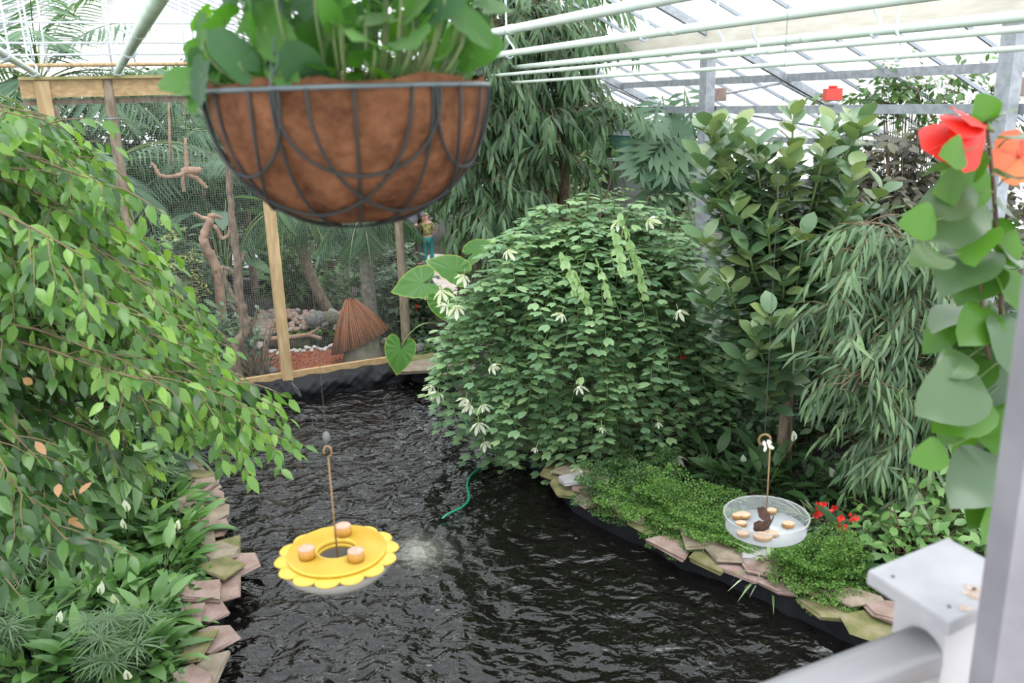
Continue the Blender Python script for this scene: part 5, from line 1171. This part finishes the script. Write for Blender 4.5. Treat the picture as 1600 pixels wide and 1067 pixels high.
# ================================================================ low planting on both banks
seed(61)
LILY = leaf_tpl(.34, 4, .42, .22, .45, .8, petiole=.25)
SPATHE = leaf_tpl(.55, 3, .4, .45, -.1, .8)
def lily(label, px, py, n=34, size=.24, sp=(), rv=(.1,.8), fm=G_LILY, name='peace_lily', tpl=LILY, z=SZ, flowers=None, group='peace lilies'):
    c = gz(px, py, z); p = Plant(name, label, 'plant', c, group, fm=fm, wm=M_gstem, fname='leaves', wname='leaf_stalks')
    for k in range(n):
        a = k*2.4+rng.uniform(0, .4); e = rng.uniform(.25, 1.3); s0 = c+A(.09*math.cos(a), .09*math.sin(a), 0)*rng.uniform(0,1.2)
        d = A(math.cos(a)*math.cos(e), math.sin(a)*math.cos(e), math.sin(e)); L = rng.uniform(.08, .28); q = s0+d*L
        p.w.tube([s0, s0+d*L*.5, q], [.004,.003,.002], 3, caps=False)
        p.f.inst(tpl, [q-d*.04], [d*A(1,1,.75)], [UP-d*.3+gauss(1,.15)[0]], [size*rng.uniform(.75,1.2)], rng.uniform(.9,1.25), 0, [rng.uniform(*rv)])
    p.done()
    for x, y in sp:
        t = at(x, y, c[1]-.42+rng.uniform(-.1,.1)); q = MB(); q.tube(bez(c, (c+t)/2+A(0,0,.1), t, 6), .003, 4, m=1)
        q.inst(SPATHE, [t], [UP+gauss(1,.2)[0]], [A(rng.uniform(-.4,.4),-1,.2)], [rng.uniform(.09,.13)], 1, 0, [rng.random()])
        q.tube([t+A(0,-.008,.01), t+A(0,-.01,.06)], .006, 6, m=2); q.build('white_spathe', [M_spathe, M_gstem, G_YEL], p.r)
    return p.r
Ls = [('peace lily beside the pinkish slabs, level with the yellow feeder', 280, 850, []),
      ('peace lily at the pond edge just below the pale grey slab', 262, 800, [(222,790)]),
      ('peace lily with two white spathes left of the far flagstones', 205, 870, [(200,800),(196,827)]),
      ('peace lily with a yellowing spathe next to the pond edge', 255, 905, [(278,828)]),
      ('peace lily clump behind the near flagstones', 235, 985, [(250,1008)]),
      ('peace lily with a cream spathe in the middle of the left bed', 180, 950, [(158,930),(184,945)]),
      ('peace lily below the withered brown fig leaves', 150, 880, [(200,908),(212,912)]),
      ('peace lily at the bottom edge near the nearest flagstone', 215, 1050, [(202,1062)]),
      ('peace lily in the lower left with a white bloom among grass', 110, 985, [(93,975)]),
      ('peace lily in the shade of the fig branches', 90, 900, []),
      ('peace lily near the far end of the left bank', 215, 760, [(240,760),(248,755),(272,725)]),
      ('peace lily with blooms among the fine umbrella sedge', 150, 770, [(165,758)]),
      ('peace lily at the lowest left corner', 60, 1060, []), ('peace lily clump along the left edge of the bed', 20, 985, []),
      ('peace lily low at the bottom between two flagstones', 150, 1060, []), ('peace lily at the left edge under the fig', 20, 900, [])]
for l, x, y, sp in Ls: lily(l, x, y, 46, .25, sp)
# umbrella sedge
def sedge(label, px, py, n, h, rad=.2, z=SZ):
    c = gz(px, py, z); p = Plant('umbrella_sedge', label, 'plant', c, 'umbrella sedges', fm=G_GREY, wm=M_gstem, fname='umbels', wname='stalks')
    for k in range(n):
        a = rng.uniform(0, 6.28); t = c+A(.28*math.cos(a)*rng.random(), .28*math.sin(a)*rng.random(), h*rng.uniform(.6,1.1)); p.w.tube(bez(c+gauss(1,.03)[0]*A(1,1,0), (c+t)/2, t, 5), .004, 4, caps=False)
        m_ = 20; b = np.arange(m_)*2*PI/m_+rng.uniform(0,.3); D = np.stack([np.cos(b), np.sin(b), rng.uniform(-.1,.45,m_)], -1)
        p.f.inst(BLADE, np.repeat([t], m_, 0), D, UP+gauss(m_,.1), rad*rng.uniform(.75,1.1,m_), .85, 0, rng.uniform(0,1,m_))
    p.done()
for l, x, y, n, h in [('umbrella sedge at the far end of the left bank', 215, 735, 22, .5), ('umbrella sedge behind the peace lilies under the fig', 130, 760, 24, .6), ('umbrella sedge left of the peace lilies, half way down', 55, 800, 22, .65),
        ('umbrella sedge with fine rays right of the withered leaves', 245, 790, 14, .4), ('umbrella sedge in front, left of the nearest flagstone', 190, 1040, 9, .45), ('umbrella sedge by the left edge below the fig', 60, 950, 14, .5), ('umbrella sedge at the bottom near the flagstones', 165, 1100, 8, .5), ('umbrella sedge at the bottom left corner', 20, 1050, 14, .5)]:
    sedge(l, x, y, n, h)
# ferns
def fern(label, px, py, n, L, fm=G_FERN, z=SZ+.03, name='fern', group='ferns on the right bank', fine=.055, g=1.5, el=(.5,1.3), dens=26, fan=None):
    c = gz(px, py, z); p = Plant(name, label, 'fern', c, group, fm=fm, wm=M_gstem, fname='fronds', wname='frond_stalks')
    for k in range(n):
        a = k*2.4+rng.uniform(0,.6); e = rng.uniform(*el); path = arc(c+A(.12*math.cos(a),.12*math.sin(a),0)*rng.random(), A(math.cos(a)*math.cos(e), math.sin(a)*math.cos(e), math.sin(e)), L*rng.uniform(.6,1.15), g, 9, .05)
        p.w.tube(path, np.linspace(.0022,.001,9), 3, caps=False)
        P, D, s = sample(path, L/dens, .22, 0)
        for sg in (-1, 1):
            side = nrm(np.cross(D, UP))*sg; dd = side+D*.5+gauss(len(P),.08); ln = fine*2.6*np.sin(PI*np.clip(.1+.85*s,0,1))+.012
            # each pinna carries its own small leaflets
            for f in (.25,.5,.75,1.0):
                q = P+nrm(dd)*ln[:,None]*f
                p.f.inst(SMALL, q, nrm(dd)*.4+D*sg*0+gauss(len(P),.5), UP+gauss(len(P),.35), fine*.42*rng.uniform(.8,1.2,len(P)), 1.3, 0, np.clip(rng.uniform(.1,.8,len(P))+.2*s,0,1))
                p.f.inst(SMALL, q, D+gauss(len(P),.4), UP+gauss(len(P),.35), fine*.42*rng.uniform(.8,1.2,len(P)), 1.3, 0, rng.uniform(.0,.8,len(P)))
    p.done()
fern('feathery fern hanging over the stones below the orchid tree', 1010, 800, 34, .48)
fern('bright fern in the middle of the right bank', 1075, 815, 40, .5, g=1.7)
fern('fern just left of the clear dish, spilling to the water', 1120, 838, 36, .42, g=1.9)
fern('fern behind the stones under the orchid tree flowers', 960, 780, 30, .42, fm=G_MID)
fern('dark fern in the shade of the orchid tree', 1000, 745, 28, .45, fm=G_MID)
fern('maidenhair fern clump right of the clear dish', 1275, 905, 60, .42, g=1.5, el=(.7,1.45))
fern('small fern low on the stones left of the dish', 1155, 850, 22, .3, g=2)
# striped grass-like plants
def tuft(label, px, py, n, L, fm, name='spider_plant', group='spider plants', z=SZ+.03, wid=1.3):
    c = gz(px, py, z); p = Plant(name, label, 'plant', c, group, fm=fm, fname='blades', wm=M_gstem)
    a = rng.uniform(0, 6.28, n); e = rng.uniform(.1, 1.3, n); D = np.stack([np.cos(a)*np.cos(e), np.sin(a)*np.cos(e), np.sin(e)], -1)
    B = leaf_tpl(.07, 4, .35, .3, .75, .7)
    p.f.inst(B, c+gauss(n,.06)*A(1,1,0), D, UP-D*.3, L*rng.uniform(.7,1.2,n), wid, 0, rng.random(n)); p.done()
G_STR = leafmat('striped_blade', [(.14,.25,.08), (.3,.4,.2), (.5,.56,.38)], .45, .25, .35)
tuft('pale striped spider plant under the clear dish', 1205, 885, 70, .3, G_STR); tuft('pale striped spider plant left of the maidenhair fern', 1235, 850, 60, .28, G_STR)
tuft('pale striped spider plant right of the clear dish', 1262, 815, 45, .26, G_STR)
tuft('grey-green tuft beside the bright fern', 1120, 750, 50, .25, G_GREY, 'grassy_tuft', 'grassy tufts'); tuft('grassy tuft behind the mossy corner slab', 672, 553, 60, .3, G_FERN, 'grassy_tuft', 'grassy tufts')
tuft('grassy tuft under the fig at the lower left edge', 40, 1010, 120, .5, G_MID, 'grassy_tuft', 'grassy tufts'); tuft('long grassy tuft at the left edge of the bed', 5, 960, 110, .55, G_FERN, 'grassy_tuft', 'grassy tufts')
tuft('grassy tuft overhanging the water at the far left bank', 285, 700, 22, .45, G_GREY, 'grassy_tuft', 'grassy tufts')
# broad leaves behind the right ferns
for l, x, y, n, sp in [('peace lily behind the clear dish, left', 1150, 765, 30, []), ('peace lily right behind the clear dish', 1195, 775, 34, [(1240,690)]), ('peace lily behind the red flowers', 1260, 770, 32, [(1302,745)]),
        ('peace lily under the long-leaved shrub', 1330, 780, 30, []), ('dark-leaved peace lily at the foot of the rubber plant', 1200, 735, 28, []), ('low peace lily right of the red flowers', 1385, 850, 24, []), ('low peace lily behind the post cap', 1440, 850, 22, [(1445,832)]),
        ('peace lily beside the maidenhair fern', 1335, 885, 22, []), ('peace lily under the right edge of the orchid tree', 1110, 735, 22, [(1162,722)]), ('peace lily left of the rubber plant foot', 1150, 700, 26, []), ('peace lily under the shrub at far right', 1500, 860, 26, [])]:
    lily(l, x, y, n, .27, sp, (0,.5), G_MID)
# red-flowered busy lizzie
seed(63)
def redplant(label, px, py, fl, rad=.2, h=.35):
    r = shrub('busy_lizzie', label, gz(px, py, SZ), rad, rad, h, 26, OVAL, .09, G_DARK, sp=.05, cat='plant', group='red-flowered plants', L=(.12,.25))
    for x, y in fl:
        c = at(x, y, r['_o'][1]-rng.uniform(.05,.2)); q = MB(); n = 9; q.inst(leaf_tpl(.9,2,.6,-.1,.2,.6), np.repeat([c],n,0)+gauss(n,.008), np.stack([np.cos(np.arange(n)*2.4), -.4+0*np.arange(n), np.sin(np.arange(n)*2.4)],-1), np.repeat([A(0,-1,.4)],n,0)+gauss(n,.4), rng.uniform(.03,.045,n), 1, 0, rng.random(n)); q.tube([c, c+A(0,.06,-.1)], .003, 4, m=1); q.build('red_flower', [M_redp, M_gstem], r)
redplant('red-flowered busy lizzie right of the clear dish', 1290, 845, [(1277,790),(1287,790),(1302,795),(1278,803)])
redplant('red-flowered busy lizzie above the maidenhair fern', 1330, 870, [(1313,809),(1333,808),(1315,824),(1324,843)])
redplant('busy lizzie with a few red blooms right of the hut', 640, 520, [(652,478),(648,482),(632,445)], .4, .8)
redplant('busy lizzie with red specks inside the orchid tree', 1060, 690, [(1066,558),(1030,690),(975,560),(1058,640)], .3, .9)
# creeping ground cover so that little soil shows
seed(64)
def cover(label, poly, n, size, fm, name='ground_cover'):
    pts = inpoly(poly, n); q = MB(); P = np.array([gz(x, y, SZ+rng.uniform(.0,.12)) for x, y in pts])
    q.inst(OVAL, P, gauss(n,1)*A(1,1,.3), UP*1.2+gauss(n,.4), size*rng.uniform(.7,1.2,n), 1, 0, rng.uniform(0,.8,n)); tag(q.build(name, fm), label, 'plants', kind='stuff')
cover('low leaves crowding the back of the left flagstones', [(250,700),(300,740),(312,770),(322,840),(330,880),(305,930),(300,970),(290,1010),(280,1080),(240,1080),(255,960),(270,880),(270,800)], 1500, .075, G_LILY, 'edge_plants')
cover('low leafy ground cover on the left bank', [(0,720),(200,640),(262,700),(315,770),(318,880),(290,940),(285,1100),(-60,1100)], 2600, .08, G_MID)
cover('dark ground cover under the shrubs on the right bank', [(1150,690),(1290,720),(1420,780),(1560,880),(1450,960),(1330,900),(1240,830),(1130,790),(1060,740)], 1300, .07, G_DARK)
cover('dark leafy ground cover around the dead tree in the pen', [(240,590),(380,560),(400,500),(300,470),(180,520),(150,600)], 1200, .09, G_DARK)
cover('leafy ground cover along the far side of the pen', [(420,478),(640,470),(700,560),(610,540),(548,480)], 1400, .1, G_DARK)
# elephant ears
seed(65)
EAR = None

G_EAR = leafmat('elephant_leaf', [(.06,.16,.035), (.09,.22,.05), (.11,.24,.06), (.4,.42,.06)], .4, .35, .35)
def ear(mb, p, d, up, s):
    H = smoothpath([(0,0,0),(-.26,.07,0),(-.44,.22,0),(-.45,.42,0),(-.25,.57,0),(.1,.58,0),(.45,.45,0),(.75,.24,0),(1.02,0,0)], 5)[1:, :2]
    H = np.vstack([H, H[:-1][::-1]*A(1,-1)]); n = len(H); rings = 9; V = [(0,0,0)]; R = [.2]
    for r_ in range(1, rings+1):
        f = r_/rings
        for i, (x, y) in enumerate(H):
            an = math.atan2(y, x+.1); V.append((x*f, y*f, .13*f*f*abs(y)-.16*max(x*f,0)**2+.016*f*math.cos(an*13)+.012*f*math.sin(i*1.3))); R.append(.2+.25*max(0,math.cos(an*13))**6 if r_ < rings else 1.)
    V = np.array(V); X = nrm(d); Y = nrm(np.cross(up, X)); Z = np.cross(X, Y); W = p+s*.8*(V[:,0:1]*X+V[:,1:2]*Y+V[:,2:3]*Z)
    mb.add(W, [[[0, 1+i, 1+(i+1) % n] for i in range(n)], [[1+k*n+i, 1+(k+1)*n+i, 1+(k+1)*n+(i+1) % n, 1+k*n+(i+1) % n] for k in range(rings-1) for i in range(n)]], 0, np.array(R))
b0 = gz(735, 572, SZ); r = root('elephant_ear', 'elephant ear plant with huge heart-shaped leaves beside the orchid tree', 'plant', b0)
for (x, y, s, tx, ty, upv, yy) in [(660,442,.50,-.9,-.15,A(-.1,-.75,.65),10.6),(712,424,.50,-.8,.45,A(.1,-.6,.75),10.9),(690,470,.36,.3,-.9,A(0,-.8,.5),10.3),(626,545,.42,-.25,-1,A(-.15,-.9,.25),10.1),(740,395,.4,.5,.3,A(0,-.6,.7),11.2)]:
    p_ = at(x, y, yy); d_ = A(tx, -.15, ty); q = MB(); ear(q, p_, d_, upv, s); q.build('leaf', G_EAR, r)
    q = MB(); hi = UP*(.28 if y < 520 else .32)
    q.tube(bez(b0+gauss(1,.04)[0]*A(1,1,0), (b0+p_)/2+hi, p_, 12) if y < 520 else smoothpath([b0, b0+A(-.25,0,.55), at(668,505,10.2), at(640,522,10.1), p_], 5), np.linspace(.018,.008,12 if y < 520 else 21), 6)
    q.build('leaf_stalk', M_gstem, r)
# lilac orchid by the sign
b0 = A(*at(830, 330, 13.9)); c = b0*A(1,1,0)+UP*SZ; r = root('lilac_orchid', 'spray of lilac orchid blooms left of the yellow sign', 'flower', c)
q = MB(); q.tube([c, (c+b0)/2+A(.05,0,0), b0], .01, 5); q.build('stem', M_gstem, r)
M_lil = leafmat('lilac_petal', [(.45,.3,.5), (.6,.5,.65)], .5, .3, .3)
for x, y in [(829,325),(835,328),(826,331),(832,334),(843,324),(838,336)]:
    p_ = at(x, y, 13.85); q = MB(); q.inst(leaf_tpl(.8,2,.6,0,.1,.6), np.repeat([p_],5,0), np.stack([np.cos(np.arange(5)*1.26),0*np.arange(5),np.sin(np.arange(5)*1.26)],-1), np.repeat([A(0,-1,.2)],5,0), .045, 1, 0, rng.random(5)); q.build('bloom', M_lil, r)
# bare brown bamboo stems beyond the orchid tree
b0 = at(905, 335, 13.0)*A(1,1,0)+UP*SZ; q = MB()
for k in range(16):
    q.tube(arc(b0+gauss(1,.12)[0]*A(1,1,0), A(rng.uniform(-.5,.7),rng.uniform(-.3,.3),1), rng.uniform(2.2,3.2), .15, 7, .04), np.linspace(.02,.008,7), 5)
tag(q.build('bare_stems', M_drift), 'cluster of bare reddish stems right of the yellow sign', 'stems', kind='stuff')
# ================================================================ light, world, camera
wd = bpy.data.worlds.new('overcast'); SC.world = wd; wd.use_nodes = True; nt = wd.node_tree; nt.nodes.clear()
bg = nt.nodes.new('ShaderNodeBackground'); bg.inputs[0].default_value = (.93, .96, 1, 1); bg.inputs[1].default_value = 1.2
wo = nt.nodes.new('ShaderNodeOutputWorld'); nt.links.new(bg.outputs[0], wo.inputs[0])
sl = bpy.data.lights.new('overcast_sun', 'SUN'); sl.energy = .9; sl.angle = math.radians(35); sl.color = (1, .98, .95)
so = bpy.data.objects.new('overcast_sun', sl); COL.objects.link(so); so.rotation_euler = (math.radians(20), math.radians(12), 0)
cd = bpy.data.cameras.new('camera'); co = bpy.data.objects.new('camera', cd); COL.objects.link(co)
co.matrix_world = Matrix(((cr[0], cu[0], -cf[0], CAM[0]), (cr[1], cu[1], -cf[1], CAM[1]), (cr[2], cu[2], -cf[2], CAM[2]), (0, 0, 0, 1)))
cd.sensor_fit = 'HORIZONTAL'; cd.sensor_width = 22.3; cd.lens = F/1600*22.3; cd.clip_start = .05; cd.clip_end = 200
cd.dof.use_dof = True; cd.dof.focus_distance = 8.5; cd.dof.aperture_fstop = 3.6
SC.camera = co
vs = SC.view_settings; vs.view_transform = 'Standard'; vs.look = 'None'; vs.gamma = 1; vs.use_curve_mapping = False; vs.exposure = 1.4
cy = SC.cycles; cy.max_bounces = 8; cy.diffuse_bounces = 4; cy.glossy_bounces = 3; cy.transmission_bounces = 4; cy.transparent_max_bounces = 10
cy.use_denoising = True; cy.caustics_reflective = False; cy.caustics_refractive = False
for o in SC.objects:
    if '_o' in o: del o['_o']
